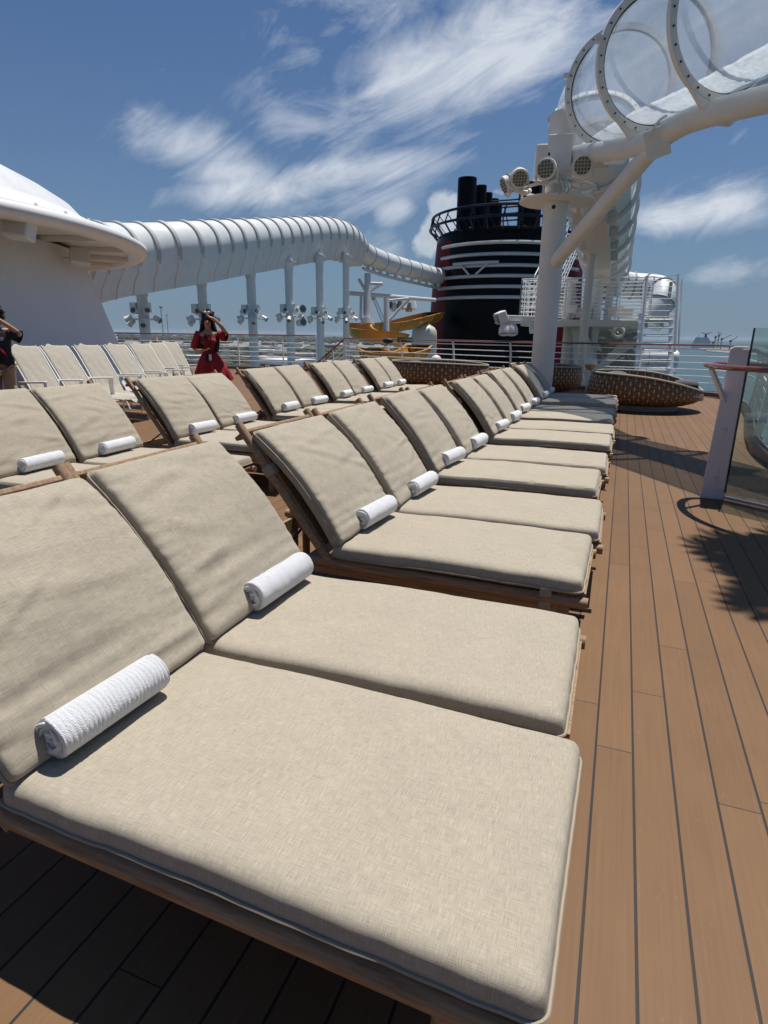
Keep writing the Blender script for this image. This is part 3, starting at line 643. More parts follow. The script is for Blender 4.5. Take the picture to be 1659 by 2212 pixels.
# green exit plate and oval lamp hanging on the railing
p=at(875,734,20.4); g=MB().box(p,(.55,.03,.16)); m=single('exit_sign',g,green,'small green exit sign fixed behind the railing above the orange slide','sign',smooth=False)
g=MB().box(p+Vector((-.18,-.02,0)),(.10,.01,.09)); g.bar(p+Vector((-.05,-.02,0)),p+Vector((.2,-.02,0)),.05,.012); q=part('arrow',MB().box((-.14,-.02,.08),(.08,.008,.03)),white,m,local=True); part('lettering',MB().box((.08,-.02,.08),(.26,.008,.035)),pmat('sign_text',(.35,.5,.38),.5),m,local=True)
p=at(838,736,20.2); single('rail_lamp',MB().sphere(p,.2,14,8,(1,.5,.45)),blackm,'dark oval lamp hanging below the handrail left of the exit sign','lamp')
# ------------------------------------------------------------------ woven daybeds
def daybed(label,cx,cy,a,b,rz,tiltx,seed):
    t=thing('woven_daybed',label,'daybed',(0,0,0),'woven rattan daybeds')
    n=96; prof=[(.60,.10),(.76,.12),(.92,.18),(1.02,.27),(1.05,.36),(1.045,.46),(1.03,.57),(1.0,.70)]
    m=MB(); m.uv=[]
    def rim(an): # rim drops towards +x
        s=(1+math.cos(an))/2; return 1-.50*s**3.2*tiltx
    K=len(prof)
    for i in range(n+1):
        an=2*math.pi*i/n
        for j,(r,z) in enumerate(prof):
            q=j/(K-1); zz=.10+(z-.10)*(rim(an) if z>.3 else 1-(1-rim(an))*max(0,(z-.1)/.3)*.6); ex=1+.02*tiltx*max(0,math.cos(an))*q
            m.v.append(Vector((r*a*ex*math.cos(an),r*b*math.sin(an),zz))); m.uv.append((i/n,q))
    for i in range(n):
        for j in range(K-1): o=i*K+j; m.f.append((o,o+K,o+K+1,o+1))
    m.mi=[0]*len(m.f); s=part('shell',m,rattan,t,sharp=80); s.modifiers.new('th','SOLIDIFY').thickness=.03
    rp=[m.v[i*K+K-1]+Vector((0,0,.012)) for i in range(n)]
    part('rim',MB().sweep(rp,.022,8,closed=True),pmat('rim_cord',(.36,.31,.25),.7) if 'rim_cord' not in MATS else MATS['rim_cord'],t)
    part('base_ring',MB().lathe([(.60,0),(.64,0),(.64,.12),(.60,.12)],(0,0,0),64,a,b),greyp,t)
    part('mattress',MB().lathe([(.0,.44),(.86,.44),(.93,.40),(.95,.34),(.9,.30),(0,.30)],(0,0,0),48,a,b),pmat('grey_cushion',(.10,.10,.10),.9) if 'grey_cushion' not in MATS else MATS['grey_cushion'],t)
    for k,(x,y,z) in enumerate([(-.55,.2,.62),(-.3,-.55,.60),(.72,.35,.50)]):
        part('pillow',MB().sphere((x*a,y*b,z),.24,14,8,(1.,.8,.42)),MATS['grey_cushion'],t)
    t.location=(cx,cy,0); t.rotation_euler=(0,0,rz); return t
daybed('large woven rattan daybed with a dropped front, on the right by the railing',.46,13.35,1.03,.98,R(-6),1.,1)
daybed('woven rattan daybed half hidden behind the white mast',-1.75,15.6,.85,.85,0,.1,2)
daybed('woven rattan daybed behind the left row of sun loungers',-4.55,15.9,1.28,1.0,R(8),.25,3)
# globe lamps on short posts near the railing
for (px,py,D,lb) in[(1276,786,15.6,'white globe lamp on a thin post right of the mast'),(942,778,17.6,'white globe lamp above the left woven daybed')]:
    p=at(px,py,D); t=thing('globe_lamp',lb,'lamp',(p.x,p.y,0),'white globe lamps')
    part('shade',MB().sphere(p,.155,20,12,(1,1,.95)),white,t); part('lens',MB().sphere(p-Vector((0,.005,.02)),.150,20,12,(1,1,.98)),amber,t)
    part('post',MB().cyl((p.x-.05,p.y,0),(p.x-.05,p.y,p.z-.1),.016,n=8),white,t); part('post',MB().cyl((p.x+.05,p.y,0),(p.x+.05,p.y,p.z-.1),.016,n=8),white,t)
# ------------------------------------------------------------------ glass wind screen and U-shaped handrail
gs=thing('glass_screen','clear green-edged glass wind screen held by the mauve-white post at the right edge','screen',(1.0,5.93,0))
G0=Vector((.985,5.90,0)); G1=Vector((2.2,5.05,0)); up=Vector((0,0,1))
g=MB(); dv=(G1-G0).normalized(); nv=Vector((-dv.y,dv.x,0))*.006
vs=[]
for q in (G0,G1):
    for s_ in(-1,1):
        for z in(.07,1.47): vs.append(q+nv*s_+up*z)
g.add(vs,[(0,1,3,2),(4,6,7,5),(0,4,5,1),(2,3,7,6),(0,2,6,4),(1,5,7,3)])
part('pane',g,glass,gs,smooth=False)
part('pane_edge',MB().bar(G0+up*.07-dv*.006,G0+up*1.47-dv*.006,.014,.010),pmat('glass_edge',(.01,.03,.025),.1),gs)
part('base_channel',MB().bar(G0+up*.03,G1+up*.03,.03,.022),steel,gs)
sp=thing('screen_post','flat tapered white steel post with bolts carrying the wooden handrail','post',(.88,5.93,0))
g=MB(); w0,w1=.205,.16; 
prof=[(.795,0),(.985,0),(.985,1.30),(.96,1.32),(.86,1.32),(.835,1.30)]
g.add([(x,5.915,z) for x,z in prof]+[(x,5.945,z) for x,z in prof],[tuple(range(6)),tuple(range(6,12))[::-1]]+[(i,(i+1)%6,6+(i+1)%6,6+i) for i in range(6)])
part('plate',g,pmat('mauve_white_paint',(.66,.60,.585),.5,var=(3,.08)),sp,bevel=.004)
g=MB(); prof=[(.905,.09),(.972,.09),(.972,1.30),(.925,1.30)]; g.add([(x,5.903,z) for x,z in prof]+[(x,5.916,z) for x,z in prof],[(0,1,2,3),(7,6,5,4)]+[(i,(i+1)%4,4+(i+1)%4,4+i) for i in range(4)]); part('clamp_strip',g,MATS['mauve_white_paint'],sp,bevel=.003)
for z in(.2,.62): part('bolt',MB().sphere((.89,5.90,z),.011,10,6),steel,sp)
g=MB().bar((.86,5.93,.86),(.70,5.80,1.14),.035,.028); part('bracket',g,MATS['mauve_white_paint'],sp)
hr=thing('wind_screen_handrail','varnished wooden handrail bent in a hook round the end of the glass screen','handrail',(.8,5.5,1.15))
hp=smooth([Vector(p) for p in[(2.2,4.3,1.165),(1.5,4.78,1.165),(.98,5.17,1.165),(.73,5.5,1.165),(.665,5.87,1.165),(.73,6.18,1.165),(.95,6.26,1.165),(1.25,6.02,1.165),(2.3,5.25,1.165)]],3)
part('rail',MB().sweep(hp,1.,prof=[(.034*math.cos(k*math.pi/6),.022*math.sin(k*math.pi/6)) for k in range(12)],up=(0,0,1)),varn,hr)
# ------------------------------------------------------------------ the palm whose shade falls on the planks (stands right of the frame)
pt=thing('palm_tree','tall slim palm just right of the picture whose fronds shade the planks','palm',(1.85,5.5,0))
part('trunk',MB().sweep([(1.85,5.5,0),(1.82,5.5,1.5),(1.86,5.48,3),(1.95,6.0,5),(2.08,6.03,6.8)],[.10,.08,.075,.07,.065],12),trunkm,pt)
rr=random.Random(3); fr=MB()
for k in range(15):
    an=2*math.pi*k/15+rr.uniform(-.15,.15); L=rr.uniform(.95,1.3); el=rr.uniform(.1,.9); p=Vector((2.08,6.03,6.8)); prev=p
    for s_ in range(11):
        q=s_/10; dr=Vector((math.cos(an)*math.cos(el-1.5*q),math.sin(an)*math.cos(el-1.5*q),math.sin(el-1.5*q))); p=prev+dr*L/10
        fr.bar(prev,p,.018,.012)
        side=Vector((-math.sin(an),math.cos(an),0)); wl=.42*math.sin(math.pi*(q*.85+.12))
        for s2 in(-1,1):
            for h_ in(.0,.5):
                o=prev.lerp(p,h_); tip=o+side*s2*wl+dr*.18+Vector((0,0,-.12)); md=o.lerp(tip,.45); fr.add([o-dr*.012,o+dr*.012,md+dr*.07,tip+dr*.015,tip-dr*.015,md-dr*.07],[(0,1,2,3,4,5)])
        prev=p
part('crown',fr,leaf,pt,smooth=False)
# ------------------------------------------------------------------ funnel
fn=thing('ship_funnel','big black funnel with red sides, white hoops and black exhaust pipes beyond the railing','funnel',(-11.7,68,-6))
FC=Vector((-12.65,69,0)); FA,FB=7.9,9.0
g=MB(); zs=[-12,-6,0,2,5,6.8,10.4,10.9,11.2,11.25]; sc_r=[1.1,1.08,1.04,1.02,1.0,.99,.955,.95,.93,.88]
n=120
for z,s in zip(zs,sc_r):
    for i in range(n):
        a=2*math.pi*i/n; g.v.append(FC+Vector((FA*s*math.cos(a),FB*s*math.sin(a),z)))
def front(i): 
    a=(360*i/n)%360; return 231<a<320
for k in range(len(zs)-1):
    for i in range(n):
        j=(i+1)%n; g.f.append((k*n+i,k*n+j,(k+1)*n+j,(k+1)*n+i)); g.mi.append(0 if (front(i) or k>=6) else 1)
g.f.append(tuple((len(zs)-1)*n+i for i in range(n))); g.mi.append(0)
part('casing',g,[black,red],fn,sharp=50)
def fpt(a,z,o=0.):
    s=1.04+(z)*(-.085/10.9); a=R(a); return FC+Vector(((FA*s+o)*math.cos(a),(FB*s+o)*math.sin(a),z))
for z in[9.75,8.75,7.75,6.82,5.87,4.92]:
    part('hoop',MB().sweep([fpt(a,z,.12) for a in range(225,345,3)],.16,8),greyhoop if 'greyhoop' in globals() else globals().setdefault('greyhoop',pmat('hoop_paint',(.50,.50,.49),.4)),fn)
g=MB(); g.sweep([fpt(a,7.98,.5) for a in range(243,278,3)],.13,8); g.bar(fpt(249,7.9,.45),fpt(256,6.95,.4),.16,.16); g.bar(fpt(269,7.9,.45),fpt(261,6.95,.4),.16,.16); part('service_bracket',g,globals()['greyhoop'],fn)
def pipe(x,y,D,w,bot=11.0):
    p=at(x,y,D); part('exhaust_pipe',MB().sweep([(p.x,p.y,bot),(p.x,p.y,p.z-.05),(p.x,p.y,p.z)],[w/2,w/2,w/2-.03],24),blackm2,fn)
blackm2=pmat('black_satin',(.003,.003,.004),.4,spec=.1)
for x,y,D,w in[(1010,385,62,1.95),(1040,401,63,1.15),(1053,417,64,1.1),(1067,430,65,1.1),(1069,442,62,1.55),(1148,397,64,2.5),(1190,440,66,1.6)]: pipe(x,y,D,w)
g=MB()
for y in(432,447,461,476): g.cyl(at(1060,y+3,64),at(1140,y-3,64),.09,n=6)
part('pipe_braces',g,navy,fn)
for z,o in((12.9,.65),(11.9,.8)):
    part('top_ring',MB().sweep([fpt(a,z,o) for a in range(175,370,4)],.13,8),navy,fn)
for a in range(178,368,11):
    part('ring_strut',MB().bar(fpt(a,10.9,-.1),fpt(a,11.9,.8),.12,.12).bar(fpt(a,11.9,.8),fpt(a+2,12.9,.65),.1,.1),navy,fn); part('ring_stay',MB().bar(fpt(a+4,11.1,-.8),fpt(a,12.7,.6),.07,.07),navy,fn)
g=MB(); 
for x,y in((1022,500),(1035,502),(1075,497),(1108,505),(1060,507),(990,503),(1140,496)): g.box(at(x,y,61),(.9,.6,.5),(0,.4,0))
part('roof_equipment',g,steel,fn)
# ------------------------------------------------------------------ big enclosed slide on the left
ls=thing('enclosed_slide','long white enclosed water slide on round columns, turning down into the funnel','water slide',(-14,30,0))
cl=[(120,555,20.,1.13),(215,545,23.,1.05),(300,541,25,1.03),(400,531,27.,1.0),(480,523,30,1.0),(560,516,33.,1.0),(630,509,36.5,1.0),(690,504,39.5,1.0),(728,506,42,.99),(752,514,44,.95),(768,528,46,.88),(782,545,47.5,.80),(805,556,49,.77),(835,567,51,.76),(870,577,53.5,.75),(905,586,56,.75),(935,594,59,.75),(955,598,61,.75)]
P=[at(x,y,D) for x,y,D,_ in cl]; RR=[r for *_,r in cl]
def smr(P,RR,it=3):
    q=[Vector((*p,0)) for p in P]; 
    v=[(p,r) for p,r in zip(P,RR)]
    for _ in range(it):
        o=[v[0]]
        for (a,ra),(b,rb) in zip(v[:-1],v[1:]): o+=[(a.lerp(b,.25),ra*.75+rb*.25),(a.lerp(b,.75),ra*.25+rb*.75)]
        o.append(v[-1]); v=o
    return [a for a,_ in v],[b for _,b in v]
SP,SR=smr(P,RR,3)
part('tube_shell',MB().sweep(SP,SR,40,up=(0,0,1)),white2,ls,sharp=60)
ribm=pmat('weathered_rib',(.44,.44,.42),.6,var=(5,.25))
# lower trough under the wide part
k_end=max(i for i,p in enumerate(SP) if (p-P[10]).length<3 or i<2); k_end=next(i for i,p in enumerate(SP) if p.y>P[10].y)
tp=SP[:k_end]
tr=MB().sweep([p for p in tp],1.,prof=[(-.98,-.15),(-.93,-.75),(-.70,-1.15),(-.60,-1.62),(.60,-1.62),(.70,-1.15),(.93,-.75),(.98,-.15)],up=(0,0,1))
part('trough',tr,white2,ls,sharp=30)
cum_=[0]
for a,b in zip(SP[:-1],SP[1:]): cum_.append(cum_[-1]+(b-a).length)
def along(s):
    for i in range(len(cum_)-1):
        if cum_[i+1]>=s:
            f=(s-cum_[i])/(cum_[i+1]-cum_[i]); return SP[i].lerp(SP[i+1],f),SR[i]*(1-f)+SR[i+1]*f,(SP[i+1]-SP[i]).normalized()
    return SP[-1],SR[-1],(SP[-1]-SP[-2]).normalized()
s=.3; 
while s<cum_[-1]-.3:
    p,r,t_=along(s); big=r>.9
    bn=t_.cross(Vector((0,0,1))).normalized(); un=bn.cross(t_); gb=MB(); hw=.11 if big else .05; hh_=.07 if big else .05; nb_=44
    for q_ in range(nb_):
        aa=2*math.pi*q_/nb_; ee=bn*math.cos(aa)+un*math.sin(aa)
        for uu,vv in((-hw,-.02),(-hw*.8,hh_),(hw*.8,hh_),(hw,-.02)): gb.v.append(p+ee*(r+vv)+t_*uu)
    for q_ in range(nb_):
        for w__ in range(3): gb.f.append((q_*4+w__,((q_+1)%nb_)*4+w__,((q_+1)%nb_)*4+w__+1,q_*4+w__+1)); gb.mi.append(0)
    part('joint_rib',gb,ribm,ls)
    if big and s<38:
        bi=t_.cross(Vector((0,0,1))).normalized()
        part('trough_rib',MB().sweep([p+bi*x+Vector((0,0,z)) for x,z in((-.99,-.2),(-.95,-.77),(-.72,-1.17),(-.62,-1.64),(.62,-1.64),(.72,-1.17),(.95,-.77),(.99,-.2))],.03,5),white,ls)
    s+=1.32 if big else 2.1
# dark and white joint near the funnel + support beam under the narrow part
bp=[p-Vector((0,0,SR[i]+.35)) for i,p in enumerate(SP) if p.y>P[11].y]
part('support_beam',MB().sweep(bp,.13,8),greyp2 if 'greyp2' in globals() else globals().setdefault('greyp2',pmat('greyish_white_steel',(.60,.60,.60),.45)),ls)  # one even greyish white for this beam and the truss
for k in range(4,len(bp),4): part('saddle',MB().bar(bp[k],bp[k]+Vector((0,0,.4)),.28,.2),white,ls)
def floodcluster(t,c,r,D,seed,up=True):
    rnd=random.Random(seed)
    part('clamp_ring',MB().ring(c+Vector((0,0,0)),(0,0,1),r+.35,.035,n=20,k=6),white,t)
    part('clamp_plate',MB().lathe([(r,-.03),(r+.33,-.03),(r+.33,.03),(r,.03)],c,16),white,t)
    for s in(-1,1): part('junction_box',MB().box(c+Vector((s*(r+.12),-.18,.50)),(.32,.22,.42)),white,t)
    for k,(ax,dz,tl) in enumerate([(-1.9,.42,.3),(-.9,.05,-.5),(.2,.42,.2),(1.0,.38,.5),(1.7,.02,-.5),(-1.35,-.18,-.9),(.55,-.2,-.8)]):
        a=ax+rnd.uniform(-.15,.15); q=c+Vector((math.sin(a)*(r+.42),-math.cos(a)*(r+.42),dz*.8)); dr=Vector((math.sin(a),-math.cos(a),tl)).normalized()
        f=part('floodlight',MB().sweep([q-dr*.17,q-dr*.14,q+dr*.06,q+dr*.16],[.08,.12,.12,.15],14),white,t); part('lens',MB().cyl(q+dr*.158,q+dr*.172,.115,n=14),lensd if 'lensd' in globals() else globals().setdefault('lensd',pmat('dark_lens',(.11,.13,.12),.2)),f)
cols=[(300,618,27,.235,(312,700)),(437,600,29.3,.22,(441,700)),(543,584,33,.245,(546,700)),(625,569,36,.245,(627,700)),(690,558,39.3,.245,(692,700)),(748,558,43,.235,(748,700))]
names=['leftmost column, beside the deckhouse','column behind the woman in red','third column from the deckhouse','fourth column from the deckhouse, with an extra lamp pair higher up','fifth column from the deckhouse','last column, where the slide bends']
for i,(x,y,D,r,b_) in enumerate(cols):
    top=at(x,y,D); low=at(b_[0],b_[1],D); cx_,cy_=low.x,low.y
    t=thing('slide_column','white round slide support, '+names[i],'column',(cx_,cy_,-6),'round columns under the enclosed slide')
    part('shaft',MB().cyl((cx_,cy_,-6),(cx_,cy_,top.z+.2),r,n=24),white2,t)
    part('collar',MB().cyl((cx_,cy_,top.z-.45),(cx_,cy_,top.z-.05),r+.04,n=24),white,t)
    part('head_plate',MB().box((cx_,cy_,top.z),(r*3,r*2.4,.08)),white,t)
    yc={0:700,1:700,2:698,3:694,4:698,5:698}[i]; floodcluster(t,at(b_[0],yc-10,D),r,D,i)
    if i==3:
        for dz in(0,.75):
            q=at(650,676,D)+Vector((0,0,-dz+.2)); d2=Vector((.8,-.5,.1)).normalized(); f=part('floodlight',MB().sweep([q-d2*.3,q+d2*.1,q+d2*.25],[.2,.22,.26],14),white,t); part('lens',MB().cyl(q+d2*.25,q+d2*.27,.2,n=14),lensd,f)
        part('lamp_bracket',MB().bar(at(627,690,D),at(645,672,D),.08,.08),white,t)
# trussed support by the bend
tt=thing('slide_truss','white tubular truss with a row of small spotlights between the last column and the funnel','truss',tuple(at(795,700,47)))
D=48
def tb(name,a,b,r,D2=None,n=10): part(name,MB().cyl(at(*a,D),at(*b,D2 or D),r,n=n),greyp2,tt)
tb('post',(794,592),(794,700),.26); tb('post',(835,645),(835,760),.24)
tb('main_beam',(750,633),(940,648),.17,55); tb('upper_beam',(795,612),(826,613),.12); tb('diagonal',(795,632),(826,613),.12); tb('diagonal',(775,603),(791,630),.12); tb('beam',(836,650),(883,645),.11); tb('diagonal',(883,647),(858,672),.12); tb('diagonal',(858,672),(836,698),.12); tb('drain_pipe',(780,640),(779,690),.11); tb('drain_pipe',(786,640),(786,680),.06)
for k,(x,y) in enumerate([(842,656),(852,662),(864,657),(873,658),(884,663),(894,659)]):
    q=at(x,y,52); f=part('spotlight',MB().sweep([q+Vector((0,0,.35)),q,q-Vector((0,.1,.35))],[.12,.26,.30],12),lensd if k%2==0 else white,tt)
part('clamp_plate',MB().cyl(at(794,690,D),at(794,702,D),.55,n=16),white,tt)
# ------------------------------------------------------------------ orange flumes
def flume(label,pts,r,grp='orange open flumes by the funnel'):
    p_=smooth([at(*p) for p in pts],3)
    t=thing('orange_flume',label,'water slide',tuple(p_[0]),grp)
    pr=[(math.cos(a),math.sin(a)) for a in[math.pi+math.pi*k/14 for k in range(15)]]; pr=[(-1.12,.0)]+pr+[(1.12,.0),(1.12,-.06)]+[(x*.93,y*.93) for x,y in pr[::-1]]+[(-1.12,-.06)]
    part('channel',MB().sweep(p_,r,prof=pr,up=(0,0,1)),orange,t,sharp=40)
    q=resample(p_,2.2)[1:-1:2]; acc=[p_[0]]
    for i in range(3,len(p_)-3,max(1,len(p_)//9)):
        tn=(p_[i+1]-p_[i]).normalized(); bi=tn.cross(Vector((0,0,1))).normalized()
        part('joint_flange',MB().sweep([p_[i]+(bi*math.cos(a)+Vector((0,0,1))*math.sin(a))*(r*1.03) for a in[math.pi+math.pi*k/12 for k in range(13)]],.06,5),orange,t)
    return t
flume('upper orange flume curving from the funnel to the left bend',[(940,674,60),(915,680,57),(890,686,54),(860,694,52),(820,699,50),(792,697,49),(776,698,48),(775,707,46),(800,713,45),(840,716,45),(862,722,46)],.92)
flume('lower orange flume seen through the railing below the upper one',[(800,752,44),(825,762,42),(858,764,41),(890,756,42),(905,745,44)],.95)
t=single('white_tank',MB().lathe([(0,3.6),(.5,3.55),(.95,3.3),(1.15,3.0),(1.2,2.5),(1.2,-6),(0,-6)],at(917,700,56)-Vector((0,0,3.6)),28),offw,'white domed tank standing between the orange flumes and the funnel','tank')
# ------------------------------------------------------------------ clear slide over the mast
cs=thing('clear_slide','clear acrylic water slide with bolted white rings and foaming water high on the right','water slide',(0,10,0))
cp=[(2.75,6.5,5.30,.86),(1.75,7.85,5.08,.86)]
ringc=[(1580,44,7.15),(1405,136,8.3),(1336,192,10.0),(1280,243,12.0)]
pts=[Vector((3.1,6.0,5.15)),Vector((2.1,7.35,5.02))]+[at(*q) for q in ringc]
pts+=[Vector((-.98,14.3,4.85)),Vector((-.92,17,4.65)),Vector((-.95,20,4.45)),Vector((-1.0,24,4.15)),Vector((-.95,28,3.85))]
CP,CR=smr(pts,[.84]*len(pts),3)
part('tube_wall',MB().sweep(CP[:int(len(CP)*.62)],.765,48,cap=False,up=(0,0,1)),acrylic,cs,sharp=80)
part('tube_wall',MB().sweep(CP[int(len(CP)*.62)-1:],.765,48,cap=False,up=(0,0,1)),clear_mat('frosted_acrylic',(.8,.83,.85),.55,.1),cs,sharp=80)
# water running in the bottom
g=MB(); wp=CP[:int(len(CP)*.75)]; nn=14
fine_p=resample(wp,.07)
for i,p in enumerate(fine_p):
    tn=(fine_p[min(i+1,len(fine_p)-1)]-fine_p[max(i-1,0)]).normalized(); bi=tn.cross(Vector((0,0,1))).normalized(); upv=bi.cross(tn)
    for k in range(nn+1):
        a=-math.pi/2+R(25)*(2*k/nn-1); rr_=.745; 
        q=p+(bi*math.cos(a)+upv*math.sin(a))*rr_; q+=upv*(.02+.014*noise.noise(q*7)+.016*noise.noise(q*23)); g.v.append(q)
for i in range(len(fine_p)-1):
    for k in range(nn): a=i*(nn+1)+k; g.f.append((a,a+1,a+nn+2,a+nn+1))
g.mi=[0]*len(g.f); part('running_water',g,foam,cs,sharp=80)
def ring_at(p,tn,r=.785,w=.11):
    tn=tn.normalized(); bi=tn.cross(Vector((0,0,1))).normalized(); upv=bi.cross(tn); n=64
    g=MB(); pr=[(-.035,0),(-.035,.095),(.035,.095),(.035,0)]
    vs=[];fs=[]
    for i in range(n):
        a=2*math.pi*i/n; e=bi*math.cos(a)+upv*math.sin(a)
        for u,v in pr: vs.append(p+e*(r+v)+tn*u)
    for i in range(n):
        j=(i+1)%n
        for k in range(4): fs.append((i*4+k,i*4+(k+1)%4,j*4+(k+1)%4,j*4+k))
    g.add(vs,fs); return g,bi,upv
ringpts=[]
def nearest(p):
    i=min(range(1,len(CP)-1),key=lambda k:(CP[k]-p).length); return CP[i],(CP[i+1]-CP[i-1])
L_=[nearest(at(*q)) for q in ringc]+[nearest(Vector((2.2,7.2,5.02)))]+[nearest(Vector((-.95,y,4.6))) for y in(14.5,16.2,18,20,22,24,26)]
for k,(p,tn) in enumerate(L_):
    g,bi,upv=ring_at(p,tn); o=part('joint_ring',g,rust,cs,sharp=40,bevel=.006)
    if k<5:
        tn=tn.normalized()
        bl=MB()
        for i in range(28):
            a=2*math.pi*i/28; e=bi*math.cos(a)+upv*math.sin(a); 
            for sd in(-1,1): bl.cyl(p+e*.837+tn*sd*.035,p+e*.837+tn*sd*.047,.013,n=6)
        part('ring_bolts',bl,blackm,o)['kind']='stuff'
        part('seal',MB().ring(p-tn*0,tn,.777,.014,n=56,k=6),blackm,o)
        for a in (R(168),R(12)):
            e=bi*math.cos(a)+upv*math.sin(a); part('clamp',MB().box(p+e*.895,(.09,.09,.07)),rust,o)
        # foot that widens to the beam
        g=MB(); a0=-math.pi/2; pr=[p+(bi*math.cos(a0+x)+upv*math.sin(a0+x))*(.86) for x in(-.75,-.5,-.25,0,.25,.5,.75)]; low=[p+bi*x-upv*1.10 for x in(.22,-.08)]
        vs=[q+tn*.03 for q in pr+low]+[q-tn*.03 for q in pr+low]; m_=len(pr)+2
        g.add(vs,[tuple(range(m_)),tuple(range(m_,2*m_))[::-1]]+[(i,(i+1)%m_,m_+(i+1)%m_,m_+i) for i in range(m_)]); part('foot',g,rust,cs,smooth=False)
# carrying beams
bm_=[at(1425,298,8.15)+Vector((0,0,0)),at(1480,262,7.75),at(1560,238,7.25),at(1659,213,6.75),at(1800,180,6.3)]
part('carrying_beam',MB().sweep(smooth(bm_,2),.148,24),rust,cs,sharp=60)
part('carrying_beam',MB().sweep([at(1225,338,10.5),at(1320,325,9.4),at(1420,305,8.2)],.15,20),rust,cs,sharp=60)
part('joint_block',MB().bar(at(1414,276,8.1),at(1424,338,8.25),.40,.30,up=(1,0,0)),rust,cs,bevel=.01)
part('cable_tray',MB().sweep([at(1250,325,10.2),at(1330,312,9.3),at(1405,296,8.2),at(1470,248,7.8),at(1659,190,6.8)],.03,6),rust,cs)
part('hose',MB().sweep(smooth([at(1395,300,8.0),at(1410,280,7.95),at(1425,258,7.9),at(1440,250,7.9)],2),.018,6),rust,cs)
part('diagonal_brace',MB().cyl(at(1200,565,11.0),at(1418,312,8.3),.125,n=24),rust,cs)
# keel under the receding part
kp=[p-Vector((0,0,.88)) for p in CP if p.y>12.5]
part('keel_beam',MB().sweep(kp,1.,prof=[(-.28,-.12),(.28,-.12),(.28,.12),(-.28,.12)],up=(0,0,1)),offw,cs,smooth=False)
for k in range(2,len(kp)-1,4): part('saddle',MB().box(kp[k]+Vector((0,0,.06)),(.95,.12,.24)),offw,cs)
# shell bottom of the receding part is opaque
ob=MB(); rp_=[p for p in CP if p.y>13.6]
ob.sweep(rp_,.78,prof=[(math.cos(a),math.sin(a)) for a in[R(205+k*13) for k in range(11)]]+[(math.cos(a)*.97,math.sin(a)*.97) for a in[R(335-k*13) for k in range(11)]],up=(0,0,1)); part('tube_underside',ob,white2,cs,sharp=60)
# white end piece that swings out to the right at the far end
ep=[CP[-1],Vector((-.6,29.2,3.6)),Vector((.1,29.6,3.5)),Vector((.75,29.5,3.45)),Vector((1.25,29.0,3.3)),Vector((1.2,28.4,2.7)),Vector((.8,28.2,1.9))]
EP,_=smr(ep,[.8]*len(ep),2); part('end_bend',MB().sweep(EP,.54,28),white2,cs,sharp=60)
for k in range(5,len(EP)-2,4):
    part('joint_rib',MB().ring(EP[k],EP[k+1]-EP[k],.55,.04,n=28,k=6),greyp,cs)
for k,(x,y,r,z) in enumerate([(-1.12,18.6,.11,3.6),(-1.0,22.0,.15,3.4),(-.70,24,.13,3.3),(-1.9,22.5,.14,3.2)]):
    t=thing('slide_column','white column under the receding clear slide, '+['slim, nearest behind the brace','thick, behind the slim one','beside the ladder wall','far left one'][k],'column',(x,y,-6),'columns under the receding clear slide'); part('shaft',MB().cyl((x,y,-6),(x,y,z),r,n=24),offw,t); part('cap_plate',MB().box((x,y,z),(r*2.6,r*2.6,.06)),white,t)
# ------------------------------------------------------------------ mast with lamp ring
ma=thing('light_mast','thick white mast with a ring of round floodlights and two boxes','mast',(-1.5,12.3,0))
mx,my=-1.45,12.3
part('pole',MB().sweep([(mx,my,0),(mx,my,3.95)],[.215,.215],40),rust,ma); part('pole_top',MB().sweep([(mx,my,3.93),(mx,my,5.05),(mx,my,5.12)],[.235,.235,.22],40),rust,ma)
part('lamp_platform',MB().lathe([(.21,3.70),(.62,3.70),(.655,3.715),(.655,3.75),(.62,3.76),(.21,3.75)],(mx,my,0),48),rust,ma)
part('lamp_ring',MB().ring((mx+.02,my,3.92),(0,0,1),.62,.028,n=48,k=8),rust,ma)
for k in range(6):
    a=R(60*k+15); part('ring_post',MB().cyl((mx+.62*math.cos(a),my+.62*math.sin(a),3.74),(mx+.62*math.cos(a),my+.62*math.sin(a),3.92),.022,n=8),rust,ma)
part('equipment_box',MB().box(at(1209,334,10.22),(.40,.18,.58),(0,0,.1)),rust,ma,bevel=.012)
part('equipment_box',MB().box(at(1168,352,10.45),(.20,.26,.52),(0,0,.25)),rust,ma,bevel=.012)
part('box_latch',MB().box(at(1186,333,10.02),(.035,.012,.045)),blackm,ma)
